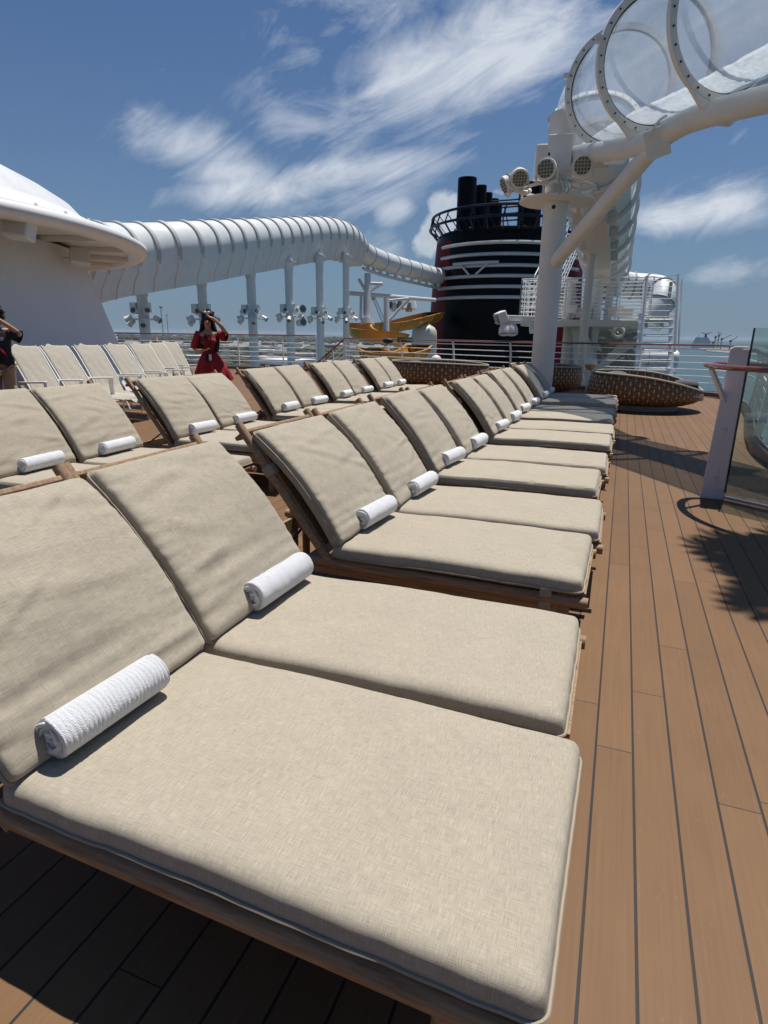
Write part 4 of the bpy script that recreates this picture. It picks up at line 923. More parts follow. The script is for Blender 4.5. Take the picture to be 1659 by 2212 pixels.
def bigflood(q,dr,r):
    dr=Vector(dr).normalized()
    t=part('floodlight',MB().sweep([q-dr*.26,q-dr*.25,q-dr*.12,q-dr*.11,q+dr*.03,q+dr*.035,q+dr*.10,q+dr*.11],[r*.55,r*.72,r*.82,r*.95,r*.97,r*1.06,r*1.06,r*.97],32),rust,ma)
    bi=dr.cross(Vector((0,0,1))).normalized(); up_=bi.cross(dr)
    fi=MB()
    for k in range(36):
        a=2*math.pi*k/36; e=bi*math.cos(a)+up_*math.sin(a); fi.bar(q-dr*.115+e*r*.9,q-dr*.0+e*r*1.02,.006,.03,up=e)
    part('cooling_fins',fi,greyp,t)
    part('lens',MB().cyl(q+dr*.108,q+dr*.116,r*.86,n=28),lensm,t)
    le=MB()
    for i in range(-2,3):
        for j in range(-2,3):
            if abs(i)+abs(j)<4 and (i*i+j*j)<6.5: le.cyl(q+dr*.112+bi*i*r*.34*.95+up_*j*r*.34*.95,q+dr*.124+bi*i*r*.34*.95+up_*j*r*.34*.95,r*.115,n=10)
    part('led_cells',le,ledm,t)['kind']='stuff'
    part('yoke',MB().sweep([q+bi*r*1.08,q+bi*r*1.12-Vector((0,0,r*1.1)),q-Vector((0,0,r*1.5)),q-bi*r*1.12-Vector((0,0,r*1.1)),q-bi*r*1.08],.018,6),rust,t)
bigflood(at(1182,366,9.95),(-.10,-1,-.16),.158)
bigflood(at(1258,358,9.9),(.12,-1,-.22),.158)
bigflood(at(1122,383,10.3),(.25,-.9,-.42),.145)
bigflood(at(1100,396,10.7),(-.75,-.45,-.45),.145)
part('lamp_arm',MB().sweep([(mx-.45,my-.25,3.88),at(1135,417,10.5),at(1112,410,10.6)],.04,8),rust,ma)
part('sensor',MB().sphere(at(1196,447,10.15),.035,10,8),blackm,ma); part('speaker_horn',MB().sweep([at(1262,452,10.5),at(1263,470,10.5)],[.07,.03],10),offw,ma)
cb=MB()
for k,(x,y) in enumerate([(1215,395),(1222,398),(1228,392),(1206,400)]): cb.sweep(smooth([at(x,385,10.1),at(x+4,y,10.05),at(x+8,y+12,10.1),at(x-2,y+22,10.1)],2),.007,5)
part('cables',cb,greyp,ma)
# ------------------------------------------------------------------ service platform with stairs right of the mast
DP=19.5
pf=thing('service_platform','white steel service platform with railings, caged ladder and equipment wall','platform',tuple(at(1300,690,DP)))
pz=at(1300,692,DP).z
def pl(x,y,D): return at(x,y,D)
A_=at(1122,686,DP); B_=at(1400,690,DP-.6)
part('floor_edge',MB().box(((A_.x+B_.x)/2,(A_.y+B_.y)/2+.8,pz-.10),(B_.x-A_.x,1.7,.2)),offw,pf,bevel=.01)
def fence_(x0,x1,y,z0,h,nb,rb,posts,mat=None,x_dir=True,y1=None):
    for k in range(nb):
        z=z0+.1+(h-.1)*k/(nb-1); part('rail_bar',MB().cyl((x0,y,z),(x1,y1 if y1 is not None else y,z),rb if k<nb-1 else .024,n=6),steelw,pf)
    for q in posts: part('railing_post',MB().cyl((x0+(x1-x0)*q,y+((y1 or y)-y)*q,z0),(x0+(x1-x0)*q,y+((y1 or y)-y)*q,z0+h),.022,n=6),steelw,pf)
fence_(A_.x,B_.x,A_.y+.0,pz,1.22,11,.012,(0,.2,.36,.55,.75,1))
fence_(A_.x+.3,B_.x,A_.y+1.7,pz,1.22,11,.012,(0,.25,.5,.75,1))
fence_(A_.x,A_.x,A_.y,pz,1.2,8,.014,(0,.5,1),y1=A_.y+1.7)
# caged basket at the left end
bc=at(1148,640,DP+.6)
for z in[pz+.1+.16*k for k in range(8)]: part('cage_hoop',MB().ring((bc.x,bc.y,z),(0,0,1),.36,.014,n=20,k=5),steelw,pf)
for k in range(12):
    a=2*math.pi*k/12; part('cage_bar',MB().cyl((bc.x+.36*math.cos(a),bc.y+.36*math.sin(a),pz),(bc.x+.36*math.cos(a),bc.y+.36*math.sin(a),pz+1.25),.014,n=5),steelw,pf)
# stair flight rising behind the mast
a1=at(1150,660,DP+2); a2=at(1225,505,DP+6)
for dx in(0,.75):
    for dz in(0,.25,.5,.75,1.0): part('stair_rail',MB().cyl(a1+Vector((dx,0,dz)),a2+Vector((dx,0,dz)),.022,n=6),steelw,pf)
    for q in range(8): p=a1.lerp(a2,q/7)+Vector((dx,0,0)); part('stair_post',MB().cyl(p,p+Vector((0,0,1)),.018,n=5),steelw,pf)
for q in range(20): p=a1.lerp(a2,q/19); part('stair_tread',MB().box(p+Vector((.37,0,-.02)),(.75,.22,.03)),white,pf)
# equipment wall and sloping leg
wl=at(1215,700,DP+.9); wr=at(1392,700,DP+.3)
wallm=pmat('darker_cream_paint',(.40,.37,.32),.6,var=(3,.2))  # this wall has its own darker cream paint
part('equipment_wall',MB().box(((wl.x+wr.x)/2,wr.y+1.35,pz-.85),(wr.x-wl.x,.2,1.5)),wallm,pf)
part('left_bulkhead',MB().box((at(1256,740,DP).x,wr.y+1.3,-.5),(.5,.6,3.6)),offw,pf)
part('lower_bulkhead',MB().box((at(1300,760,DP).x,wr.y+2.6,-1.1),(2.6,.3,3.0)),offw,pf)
g=MB(); a=[at(1236,700,DP+.3),at(1262,700,DP+.3),at(1300,805,DP+.3),at(1240,812,DP+.3)]; g.add([p for p in a]+[p+Vector((0,.4,0)) for p in a],[(0,1,2,3),(7,6,5,4)]+[(i,(i+1)%4,4+(i+1)%4,4+i) for i in range(4)]); part('sloping_leg',g,offw,pf,smooth=False)
g=MB(); a=[at(1345,738,DP+.2),at(1380,738,DP+.2),at(1300,800,DP+.2),at(1262,815,DP+.2)]; g.add([p for p in a]+[p+Vector((0,.4,0)) for p in a],[(0,1,2,3),(7,6,5,4)]+[(i,(i+1)%4,4+(i+1)%4,4+i) for i in range(4)]); part('sloping_brace',g,offw,pf,smooth=False)
rnd=random.Random(5); yq=wr.y+1.2
for k in range(85):
    x=rnd.uniform(wl.x+.3,wr.x-.2); z=pz-.25-rnd.random()*1.9; s_=rnd.uniform(.05,.2)
    m=MB()
    if k%3==0: m.box((x,yq-s_*.4,z),(s_*1.6,s_,s_))
    elif k%3==1: m.cyl((x-s_,yq-.12,z),(x+s_,yq-.12,z+rnd.uniform(-.08,.08)),.025+s_*.15,n=10)
    else: m.sweep(smooth([Vector((x,yq-.05,z)),Vector((x+.1,yq-.2,z-.12)),Vector((x+.3,yq-.2,z-.3)),Vector((x+.32,yq-.05,z-.45))],2),.022,6)
    part(['control_box','pipe','hose'][k%3],m,[greyp,offw,steel,white][rnd.randrange(4)],pf)
hv=at(1381,707,DP+.4); part('hose_reel',MB().ring((hv.x-.65,yq-.25,pz-.35),(0.2,-1,.3),.17,.07,n=28,k=10),offw,pf)
for (x,y) in((1230,668),(1330,672),(1262,676),(1350,676)): q=at(x,y,DP+.5); part('platform_locker',MB().box(q,(.5,.4,.28)),offw,pf,bevel=.01)
for k in range(7): q=at(1302+k*2,620+k*12,DP+2); part('wall_grille',MB().box(q,(.28,.05,.05)),blackm,pf)
part('wall_grille',MB().box(at(1215,655,DP+2.2),(.9,.3,1.0)),greyp,pf)
part('toe_light',MB().bar(at(1336,684,DP-.7),at(1392,684,DP-.7),.04,.04),steelw,pf)
# floodlight arm reaching left of the mast
fa=thing('floodlight_arm','short white arm carrying two square floodlights left of the mast, in front of the funnel','floodlight',tuple(at(1100,690,17.5)))
D=17.5
part('arm',MB().bar(at(1175,690,D),at(1085,687,D),.22,.16),white,fa,bevel=.01); part('bracket',MB().bar(at(1150,690,D),at(1150,716,D),.16,.1),white,fa); part('bracket',MB().bar(at(1145,716,D),at(1175,716,D),.12,.12),white,fa)
f=part('lamp_head',MB().bar(at(1074,690,D),at(1092,682,D),.40,.34),white,fa,bevel=.03); part('lens',MB().bar(at(1072,691,D),at(1076,689,D),.34,.28),lensd,f)
for s_ in(-1,1): f=part('lamp_head',MB().sweep([at(1098+s_*7,702,D),at(1098+s_*8,712,D),at(1098+s_*9,722,D)],[.13,.17,.16],12),white,fa); part('lens',MB().cyl(at(1098+s_*9,722,D),at(1098+s_*9,723.5,D),.13,n=12),lensd,f)
part('hanger',MB().box(at(1098,697,D),(.75,.2,.05)),white,fa)
rq=random.Random(31)
for k in range(16):
    x=rq.uniform(1212,1392); y=rq.uniform(752,800); q=at(x,y,rq.uniform(24,40)); q.z=-1.85
    sz=(rq.uniform(.5,1.6),rq.uniform(.4,1.2),rq.uniform(.4,1.3))
    t=thing('deck_locker','pale machinery locker on the lower service deck beyond the railing','locker',tuple(q),'machinery lockers on the lower service deck')
    part('case',MB().box(q+Vector((0,0,sz[2]/2)),sz),rq.choice([white,offw,greyp]),t,bevel=.03); part('lid',MB().box(q+Vector((0,0,sz[2]+.03)),(sz[0]*1.05,sz[1]*1.05,.05)),greyp,t); part('grille',MB().box(q+Vector((0,-sz[1]/2-.01,sz[2]*.5)),(sz[0]*.5,.02,sz[2]*.3)),blackm,t)
# ladder-like stair by the railing
la=thing('access_stair','steep white access stair with tall handrails behind the railing','stair',tuple(at(1420,830,18.2)))
D=18.2
for x0,x1 in((1386,1374),(1452,1447)): part('stringer',MB().bar(at(x0,676,D),at(x1,835,D-.2),.16,.10,up=(0,1,0)),steelw,la)
for k in range(9):
    q=k/8; a_=at(1386-12*q,690+q*138,D-.02*k); b_=at(1452-5*q,690+q*138,D-.02*k); part('tread',MB().bar(a_,b_,.03,.18,up=(0,1,.2)),white,la)
part('landing',MB().bar(at(1388,692,D+.3),at(1450,692,D+.3),.12,.6,up=(0,1,0)),offw,la)
for (xa,ya,xb,yb,dd) in((1398,596,1383,760,-.5),(1465,593,1458,760,-.5),(1473,604,1466,750,.2),(1391,606,1380,760,.3)): 
    part('handrail',MB().cyl(at(xa,ya,D+dd),at(xb,yb,D+dd),.042 if dd<0 else .032,n=8),steelw,la)
part('handrail',MB().sweep([at(1398,597,D-.5),at(1432,600,D+.6),at(1465,594,D-.5)],.02,6),steelw,la)
for k in range(8):
    y=606+k*13; part('side_bar',MB().cyl(at(1396-k*.9,y,D-.45),at(1464-k*.4,y,D-.45),.009,n=5),steelw,la)
part('spout',MB().cyl(at(1450,610,D+.5),at(1438,690,D+.5),.05,n=8),greyp,la)
# white capsule raft canisters and lower deck equipment seen through the railing
for i,(x,y,D,L,lb) in enumerate([(1425,775,23,1.3,'upper white life raft canister beyond the access stair'),(1418,806,23,1.3,'lower white life raft canister beyond the access stair'),(1378,792,24,1.2,'short white life raft canister left of the access stair')]):
    p=at(x,y,D); t=thing('raft_canister',lb,'life raft',tuple(p),'white life raft canisters')
    part('drum',MB().sweep([p-Vector((L/2,0,0)),p-Vector((L/2-.08,0,0)),p+Vector((L/2-.08,0,0)),p+Vector((L/2,0,0))],[.25,.33,.33,.25],20),white,t)
    for k in(-.3,.3): part('strap',MB().ring(p+Vector((k*L,0,0)),(1,0,0),.335,.015,n=20,k=5),greyp,t)
    part('cradle',MB().box(p-Vector((0,0,.42)),(L*.8,.5,.14)),greyp,t)
# ------------------------------------------------------------------ far things
def dist_ship():
    D=2750; c=at(1517,748,D); c.z=-40; t=thing('cruise_ship','distant white cruise ship with a winged dark funnel on the horizon','ship',tuple(c))
    ax=Vector((.93,-.36,0)).normalized(); L=92; y_=Vector((.36,.93,0))
    def blk(n,x0,x1,z0,z1,w,m,nm):
        g=MB(); g.bar(c+ax*x0+Vector((0,0,(z0+z1)/2)),c+ax*x1+Vector((0,0,(z0+z1)/2)),w,z1-z0); part(nm,g,m,t,smooth=False)
    g=MB(); out_=[(-L/2,8),(-L/2+8,15),(L/2-18,15),(L/2,0),(L/2-18,-15),(-L/2+8,-15),(-L/2,-8)]
    vs=[c+ax*x+y_*y+Vector((0,0,z)) for z in(0,20) for x,y in out_]; m=len(out_); g.add(vs,[tuple(range(m))[::-1],tuple(range(m,2*m))]+[(i,(i+1)%m,m+(i+1)%m,m+i) for i in range(m)]); part('hull',g,shiph,t,smooth=False)
    for k in range(8): blk(0,-40+k*1.2,36-k*2.6,20.3+k*3.3,22.6+k*3.3,27-k*.8,shiph,'deck_storey'); blk(0,-39+k*1.2,35-k*2.6,22.6+k*3.3,23.6+k*3.3,26-k*.8,bluem,'window_band')
    g=MB(); f=c-ax*-8+Vector((0,0,46)); g.sweep([f,f+Vector((0,0,10)),f+Vector((0,0,17))],[6,5,5],10); part('funnel',g,bluem,t)
    for s in(-1,1): part('funnel_wing',MB().bar(f+Vector((0,0,15)),f+ax*s*20+Vector((0,0,23)),5,2.4),bluem,t)
    part('mast',MB().cyl(c-ax*22+Vector((0,0,46)),c-ax*22+Vector((0,0,62)),1.0,n=6),shiph,t)
dist_ship()
rnd=random.Random(11)
for i,(x,y0,y1,D) in enumerate([(1542,752,722,2500),(1549,752,719,2600),(1556,752,726,2450),(1576,750,730,2300),(1538,752,734,2700)]):
    a=at(x,y0,D); a.z=-38; b=at(x,y1,D); t=thing('harbour_crane','dark harbour crane right of the distant cruise ship, '+['thin and tilted','tallest of the group','short jib','near the glass screen, long arm','lowest at the ship stern'][i],'crane',tuple(a),'harbour cranes on the far shore')
    part('tower',MB().bar(a,Vector((a.x,a.y,b.z-6)),4,4),greyp,t); part('jib',MB().bar(Vector((a.x,a.y,b.z-14)),Vector((a.x+rnd.uniform(10,34)*(1 if i!=1 else -.2),a.y,b.z+6)),2.6,2.6),greyp,t); part('cab',MB().box((a.x,a.y,b.z-12),(9,7,6)),bluem,t)
# lattice cranes on the left
for i,(x,y,D,tilt,h) in enumerate([(352,716,900,0,40),(363,716,1100,.02,22),(822,700,500,-.45,38)]):
    a=at(x,y,D); a.z=-38; t=thing('lattice_crane',['tall lattice lamp tower on the port land behind the railing','slim mast on the port land beside the tall tower','sloping lattice crane jib seen behind the slide truss'][i],'tower' if i<2 else 'crane',tuple(a))
    topz=at(x,[663,680,640][i],D).z; b=Vector((a.x,a.y,topz))
    if i==2: a=at(832,702,D); b=at(806,640,D)
    dr=(b-a).normalized(); sd=Vector((1,0,0)); wdt=[1.1,.7,2.0][i]
    g=MB(); nseg=16
    for s in(-1,1): g.bar(a+sd*s*wdt,b+sd*s*wdt*.6,.35,.35)
    for k in range(nseg): p=a.lerp(b,k/nseg); q=a.lerp(b,(k+1)/nseg); g.bar(p+sd*wdt,q-sd*wdt,.22,.22); g.bar(p-sd*wdt,q+sd*wdt,.22,.22)
    part('lattice_mast',g,greyp,t); part('head_platform' if i<2 else 'hook_block',MB().box(b+Vector((0,0,-1)),(wdt*3.4,wdt*3,2.2) if i<2 else (2,2,4)),greyp,t)
bcat=[('low','pale flat-roofed port warehouse in the harbour area beyond the left railing')]
used=[]
rnd=random.Random(21)
roofs=[roofg,concrete,white,greyp]
wh=[]
for i in range(34):
    x=rnd.uniform(285,905); D=rnd.choice([620,700,820,950,1100,1350,1600,2000]); a=at(x,740,D); a.z=-38
    w_,d_,h_=rnd.uniform(22,70),rnd.uniform(20,50),rnd.uniform(6,13)
    t=thing('port_building','low pale port building in the harbour area beyond the left railing','building',tuple(a),'low port buildings beyond the left railing')
    t.rotation_euler=(0,0,rnd.uniform(-.3,.3))
    part('wall',MB().box((0,0,h_/2),(w_,d_,h_)),rnd.choice([concrete,white,offw,roofg]),t,local=True,smooth=False)
    part('roof',MB().box((0,0,h_+.4),(w_+1.5,d_+1.5,.8)),rnd.choice(roofs),t,local=True,smooth=False)
    part('window_band',MB().box((0,-d_/2-.1,h_*.55),(w_*.9,.3,h_*.22)),dkglass,t,local=True,smooth=False)
    part('roof_unit',MB().box((w_*.2,0,h_+2),(6,5,2.6)),greyp,t,local=True,smooth=False)
g=MB()
cm=[pmat('car_white',(.6,.6,.6),.4),pmat('car_dark',(.05,.06,.08),.4),pmat('car_red',(.35,.05,.04),.4),pmat('car_blue',(.08,.16,.3),.4),pmat('car_silver',(.35,.36,.37),.4)]
for i in range(900):
    x=rnd.uniform(285,905); D=rnd.uniform(560,1500); a=at(x,740,D); g.cur=rnd.randrange(5); ya=round(a.y/14)*14; a=Vector((a.x,ya,-37.2)); g.box(a,(2,4.6,1.5)); g.box(a+Vector((0,-.2,1.0)),(1.7,2.4,.7))
o=struct('parked_cars',g,cm,'stuff',smooth=False); o['label']='rows of tiny parked cars on the port land beyond the left railing'
g=MB()
for i in range(1100):
    x=rnd.uniform(260,960); D=rnd.choice([rnd.uniform(600,1400),rnd.uniform(2200,4600),rnd.uniform(3000,4600)]); a=at(x,740,D); s_=rnd.uniform(5,11)*(1+D/4500); g.sphere(Vector((a.x,a.y,-38+s_*.3)),s_,6,4,(1.4,1.2,.75))
for i in range(900):
    x=rnd.uniform(1590,1659); D=rnd.uniform(1800,3300); a=at(x,748,D); s_=rnd.uniform(6,12); g.sphere(Vector((a.x,a.y,-38+s_*.3)),s_,6,4,(1.6,1.2,.8))
treem=pmat('far_foliage',(.045,.055,.040),.9,var=(.1,.5)); struct('far_woodland',g,treem,'stuff')
p=at(715,745,210); p.z=-38; t=thing('terminal_hall','long white terminal hall with an arched roof beyond the railing, left of the orange flumes','building',tuple(p))
part('wall',MB().box((p.x+6,p.y,-33),(34,24,10)),white,t,smooth=False); g=MB(); g.sweep([(p.x-11,p.y,-28),(p.x+23,p.y,-28)],1,prof=[(12.3*math.cos(R(k*15)),4.5*math.sin(R(k*15))) for k in range(13)],up=(0,0,1)); part('roof',g,roofg,t)
# ------------------------------------------------------------------ sea haze
g=MB(); g.box((0,0,-6),(32200,32200,70)); o=struct('haze',g,greyp,'stuff',smooth=False)
hm=bpy.data.materials.new('haze_air'); hm.use_nodes=True; nt=hm.node_tree; nt.nodes.clear()
pv=N(nt,'ShaderNodeVolumePrincipled'); pv.inputs['Color'].default_value=(.72,.82,.92,1); pv.inputs['Density'].default_value=.00003; pv.inputs['Anisotropy'].default_value=.2
N(nt,'ShaderNodeOutputMaterial',ins={1:pv.outputs[0]}); o.data.materials.clear(); o.data.materials.append(hm)
# ------------------------------------------------------------------ people
def skinned(name,verts,edges,mat,parent,root=0,sub=2,offset=True):
    me=bpy.data.meshes.new(name); off=Vector((0,0,0))
    me.from_pydata([v[0] for v in verts],edges,[]); o=bpy.data.objects.new(name,me); C.objects.link(o)
    md=o.modifiers.new('skin','SKIN'); sb=o.modifiers.new('sub','SUBSURF'); sb.levels=sub; sb.render_levels=sub
    for i,v in enumerate(verts):
        r=v[1]; sv=me.skin_vertices[0].data[i]; sv.radius=r if isinstance(r,tuple) else (r,r); sv.use_root=(i==root)
    dg=bpy.context.evaluated_depsgraph_get(); ev=o.evaluated_get(dg); m2=bpy.data.meshes.new_from_object(ev); 
    bpy.data.objects.remove(o); m2.materials.clear(); m2.materials.append(mat); m2.polygons.foreach_set('use_smooth',[True]*len(m2.polygons))
    o=bpy.data.objects.new(name,m2); C.objects.link(o); o.parent=parent; return o
def body_verts(H_,armR,armL,leg=.09,sit=False):
    k=H_/1.65
    v=[((0,0,.95*k),(.145,.105)),((0,0,1.07*k),(.115,.085)),((0,-.01,1.22*k),(.135,.095)),((0,0,1.35*k),(.10,.07)),((0,-.005,1.43*k),.048),((0,-.015,1.49*k),(.062,.068)),((0,-.01,1.555*k),(.072,.085)),((0,0,1.605*k),(.055,.07))]
    e=[(0,1),(1,2),(2,3),(3,4),(4,5),(5,6),(6,7)]
    for sgn,leglist in((-1,0),(1,0)):
        b=len(v); v+=[((sgn*.09,0,.86*k),.082),((sgn*.10,-.01,.50*k),.055),((sgn*.10,.01,.10*k),.038),((sgn*.11,-.12,.035*k),.036)]; e+=[(0,b),(b,b+1),(b+1,b+2),(b+2,b+3)]
    for arm in(armR,armL):
        b=len(v); rs=[.055,.045,.036,.026,.030]
        for q,r in zip(arm,rs): v.append((q,r))
        e.append((3,b)); e+=[(b+i,b+i+1) for i in range(len(arm)-1)]
        # five fingers
        w=Vector(arm[-2]); h_=Vector(arm[-1]); d=(h_-w).normalized(); s_=d.cross(Vector((0,0,1))); s_=s_.normalized() if s_.length>.1 else Vector((1,0,0)); nn_=s_.cross(d)
        for f,(o,L_) in enumerate([(-.024,.055),(-.008,.065),(.008,.062),(.023,.05)]):
            c=len(v); v.append((tuple(h_+s_*o+d*.035),.0095)); v.append((tuple(h_+s_*o*1.2+d*(.035+L_*.6)+nn_*.006),.0085)); v.append((tuple(h_+s_*o*1.2+d*(.03+L_)+nn_*.022),.0075)); e+=[(b+len(arm)-1,c),(c,c+1),(c+1,c+2)]
        c=len(v); v.append((tuple(h_-s_*.035+d*.0),.010)); v.append((tuple(h_-s_*.05+d*.035),.0085)); e+=[(b+len(arm)-1,c),(c,c+1)]
    return v,e
def face(t,k,skinc):
    hz=1.555*k
    for s in(-1,1):
        part('eye',MB().sphere((s*.028,-.083,hz+.008),.010,10,6,(1.2,.6,.7)),blackm,t,local=True); part('eyebrow',MB().bar((s*.016,-.090,hz+.028),(s*.042,-.083,hz+.027),.004,.005),hairm,t,local=True)
        part('ear',MB().sphere((s*.074,0,hz-.005),.018,8,6,(.5,1,1.5)),skinc,t,local=True)
    part('nose',MB().sweep([(0,-.086,hz+.015),(0,-.100,hz-.010),(0,-.108,hz-.024),(0,-.09,hz-.032)],[.006,.009,.013,.008],8),skinc,t,local=True)
    part('mouth',MB().sphere((0,-.084,hz-.05),.022,10,6,(1,.35,.28)),pmat('lips',(.35,.06,.06),.5),t,local=True)
wp_=at(450,718,10.2)
wo=thing('person','woman in a red flared dress shading her forehead with a raised hand by the railing','person',(wp_.x,wp_.y,0)); k=1.0
armR=[(-.17,0,1.33),(-.235,.02,1.10),(-.19,-.14,1.07),(-.10,-.22,1.085),(-.06,-.235,1.09)]
armL=[(.17,0,1.34),(.30,-.05,1.36),(.22,-.12,1.49),(.12,-.135,1.585),(.075,-.13,1.61)]
v,e=body_verts(1.65,armR,armL); skinned('body',v,e,skin,wo)
face(wo,1.,skin)
# dress: bodice, skirt blown towards the right, puff sleeves
g=MB(); nd=72; rows=[]
for z,rx,ry in[(1.335,.125,.08),(1.30,.15,.10),(1.24,.158,.125),(1.19,.150,.115),(1.10,.125,.10),(1.055,.118,.095),(1.03,.125,.10),(.97,.17,.135),(.88,.215,.17),(.78,.245,.20),(.70,.28,.22),(.62,.285,.225),(.56,.30,.235),(.545,.302,.237)]:
    fl=max(0,(1.03-z)/.47)
    for i in range(nd):
        a=2*math.pi*i/nd; ru=1+fl*(.10*math.sin(9*a+1.2*math.sin(2*a))+.05*math.sin(17*a+2)); wnd=fl*fl*.03*max(0,math.cos(a))+fl*.03
        g.v.append(Vector((rx*ru*math.cos(a)+wnd,ry*ru*math.sin(a)-.008,z+(.05*fl*fl*max(0,math.cos(a))+.015*fl*math.sin(5*a)))))
nr=len(g.v)//nd
for r in range(nr-1):
    for i in range(nd): j=(i+1)%nd; g.f.append((r*nd+i,r*nd+j,(r+1)*nd+j,(r+1)*nd+i))
g.mi=[0]*len(g.f); part('dress',g,dressm,wo,local=True,sharp=80)
part('waistband',MB().ring((0,-.008,1.045),(0,0,1),.122,.012,n=40,k=6,sy=.82),dressm,wo,local=True)
for arm,s in((armR,-1),(armL,1)):
    a,b=Vector(arm[0]),Vector(arm[1]); pts_=[a.lerp(b,q) for q in(-.25,.1,.45,.8,1.0)]
    if s>0: pts_=[a.lerp(b,q)+Vector((0,0,-.05*max(q,0))) for q in(-.35,.1,.45,.8,1.0)]
    part('sleeve',MB().sweep(pts_,[.055,.072,.082,.090,.078],20,cap=False),dressm,wo,local=True,sharp=80)
for s in(-1,1): part('bodice_cup',MB().sphere((s*.065,-.085,1.225),.066,16,10,(1,.75,.9)),dressm,wo,local=True)
# hair: cap and long locks
g=MB(); g.sphere((0,.022,1.585),.098,20,12,(.98,1.05,1.1)); rn=random.Random(2)
for i in range(60):
    a=R(-30+240*i/59); x0,y0=.075*math.cos(a),.02+.085*math.sin(a); s=1 if x0>0 else -1
    g.sweep(smooth([Vector((x0*.8,y0*.8,1.64)),Vector((x0*1.25,y0,1.56)),Vector((x0*1.4+s*.01,y0*.9,1.46)),Vector((x0*1.5+s*rn.uniform(.0,.05),y0*.6-.02*(y0<.04),1.34)),Vector((x0*1.45+s*rn.uniform(.0,.06),y0*.6-.06*(y0<.04),1.22)),Vector((x0*1.4+s*rn.uniform(.0,.05),y0*.5-.09*(y0<.04),1.10+rn.uniform(-.06,.06)))],1),[.018]*11 if False else .017,6)
part('hair',g,hairm,wo,local=True,sharp=80)
hb=part('headband',MB().sweep([Vector((.09*math.cos(R(a)),.0,1.61+.085*math.sin(R(a)))) for a in range(0,181,15)],.010,6),blackm,wo,local=True)
for s in(-1,1):
    m=MB()
    for q in range(14): m.sphere((s*.085+rn.uniform(-.03,.03),rn.uniform(-.03,.02),1.68+rn.uniform(-.028,.028)),rn.uniform(.010,.017),7,5)
    part('flower_cluster',m,pmat('dark_red_petals',(.16,.006,.012),.8) if 'dark_red_petals' not in MATS else MATS['dark_red_petals'],hb,local=True)
part('bow',MB().sphere((-.03,-.03,1.70),.028,8,6,(1,.5,.7)).sphere((.03,-.03,1.70),.028,8,6,(1,.5,.7)),white,hb,local=True)
ly=part('lanyard',MB().sweep(smooth([Vector((-.06,-.05,1.38)),Vector((-.04,-.12,1.30)),Vector((0,-.155,1.12)),Vector((.0,-.16,1.02)),Vector((.012,-.155,1.12)),Vector((.05,-.12,1.30)),Vector((.06,-.05,1.38))],2),.008,6),blackc,wo,local=True)
part('badge',MB().box((.01,-.165,.97),(.06,.008,.10)),white,ly,local=True); part('pouch',MB().box((-.03,-.165,.96),(.05,.02,.12)),blackc,ly,local=True)
wo.rotation_euler=(0,0,R(32))
gp=at(-13,712,8.75)
go=thing('person','person in black T-shirt and khaki trousers at the left edge, arm raised to curly hair','person',(gp.x,gp.y,0))
armR=[(-.2,0,1.42),(-.30,0,1.16),(-.22,-.2,1.06),(-.14,-.32,1.07),(-.10,-.36,1.08)]
armL=[(.205,0,1.41),(.36,-.02,1.36),(.22,-.13,1.50),(.10,-.17,1.60),(.06,-.165,1.635)]
v,e=body_verts(1.72,armR,armL); skinned('body',v,e,skin,go); face(go,1.72/1.65,skin)
g=MB(); rows=[(1.455,.10,.07),(1.43,.17,.09),(1.38,.205,.12),(1.25,.205,.135),(1.1,.19,.13),(.98,.195,.135),(.93,.20,.14)]
for z,rx,ry in rows:
    for i in range(40): a=2*math.pi*i/40; g.v.append(Vector((rx*math.cos(a)*(1+.02*math.sin(5*a+z*9)),ry*math.sin(a)*(1+.03*math.sin(7*a+z*13)),z)))
for r in range(len(rows)-1):
    for i in range(40): j=(i+1)%40; g.f.append((r*40+i,r*40+j,(r+1)*40+j,(r+1)*40+i))
g.mi=[0]*len(g.f); sh_=part('shirt',g,blackc,go,local=True,sharp=80)
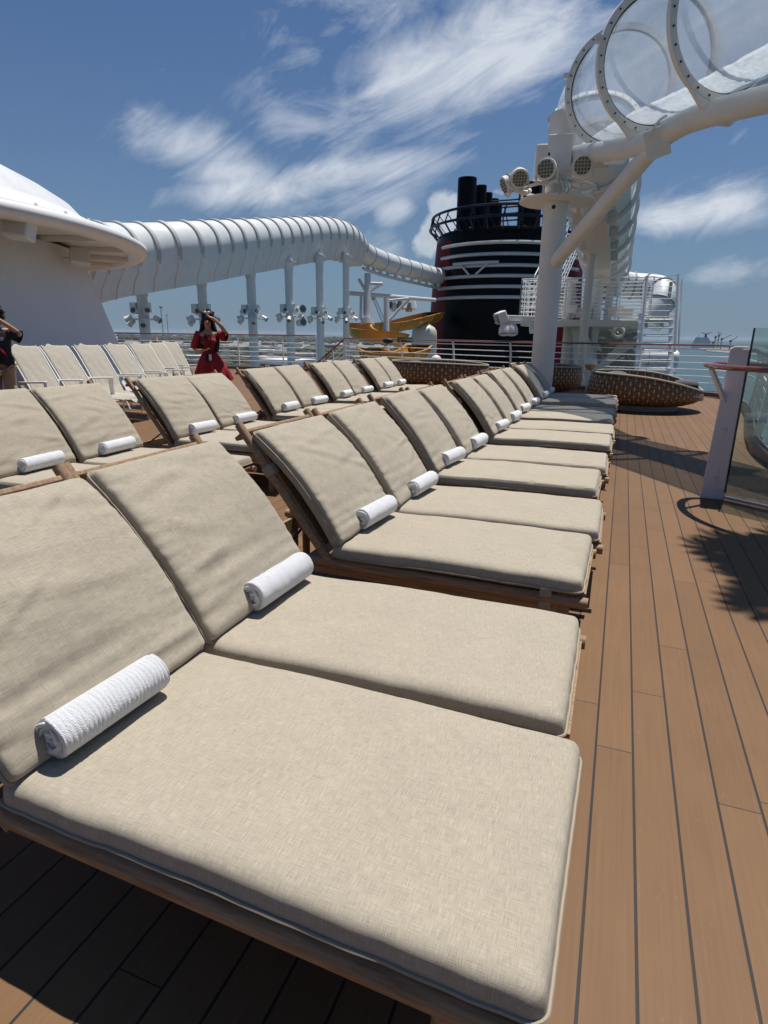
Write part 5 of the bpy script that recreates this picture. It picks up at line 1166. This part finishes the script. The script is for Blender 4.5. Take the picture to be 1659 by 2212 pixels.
for arm in(armR,armL): a,b=Vector(arm[0]),Vector(arm[1]); part('sleeve',MB().sweep([a.lerp(b,q)+(Vector((0,0,-.035)) if arm is armL else Vector((0,0,0))) for q in(-.3,.1,.5,.9)],[.07,.085,.088,.10],18,cap=False),blackc,go,local=True,sharp=80)
part('round_badge',MB().cyl((.11,-.118,1.30),(.11,-.13,1.30),.028,n=16),pmat('badge_blue',(.30,.36,.42),.4),sh_,local=True)
v=[((0,0,.95),(.185,.14)),((-.10,0,.84),(.115,.12)),((-.105,0,.5),.085),((-.105,.01,.08),.07),((.10,0,.84),(.115,.12)),((.105,0,.5),.085),((.105,.01,.08),.07)]
skinned('trousers',v,[(0,1),(1,2),(2,3),(0,4),(4,5),(5,6)],khaki,go)
part('belt_bag',MB().box((.17,-.13,.98),(.14,.09,.13)),blackc,go,local=True,bevel=.02); part('bag_strap',MB().sweep([Vector((-.15,-.12,1.42)),Vector((.02,-.155,1.25)),Vector((.17,-.15,1.02))],.014,6),dressm,go,local=True)
part('shoe',MB().sphere((-.11,-.06,.045),.05,10,6,(1,2.4,.9)),blackc,go,local=True); part('shoe',MB().sphere((.11,-.06,.045),.05,10,6,(1,2.4,.9)),blackc,go,local=True)
g=MB(); rn=random.Random(6); hc=Vector((0,.02,1.66)); g.sphere(hc,.10,16,10,(1,1.05,1))
for i in range(420):
    d=Vector((rn.gauss(0,1),rn.gauss(0,1),rn.gauss(0,1))).normalized()
    if d.y<-.35 and d.z<.35: continue
    p=hc+d*.098; q=[p]; dd=d.copy()
    for s in range(6): dd=(dd+Vector((rn.uniform(-.9,.9),rn.uniform(-.9,.9),rn.uniform(-.9,.7)))).normalized(); q.append(q[-1]+dd*.018)
    g.sweep(q,.0055,4)
part('hair',g,hairm,go,local=True,sharp=80)
go.rotation_euler=(0,0,R(38)); go.scale=(.96,.96,.96)
# ------------------------------------------------------------------ render settings kept light
cy_=sc.cycles
cy_.max_bounces=6; cy_.diffuse_bounces=3; cy_.glossy_bounces=3; cy_.transmission_bounces=4; cy_.transparent_max_bounces=12; cy_.caustics_reflective=False; cy_.caustics_refractive=False
sc.world.cycles.sampling_method="MANUAL"; sc.world.cycles.sample_map_resolution=512
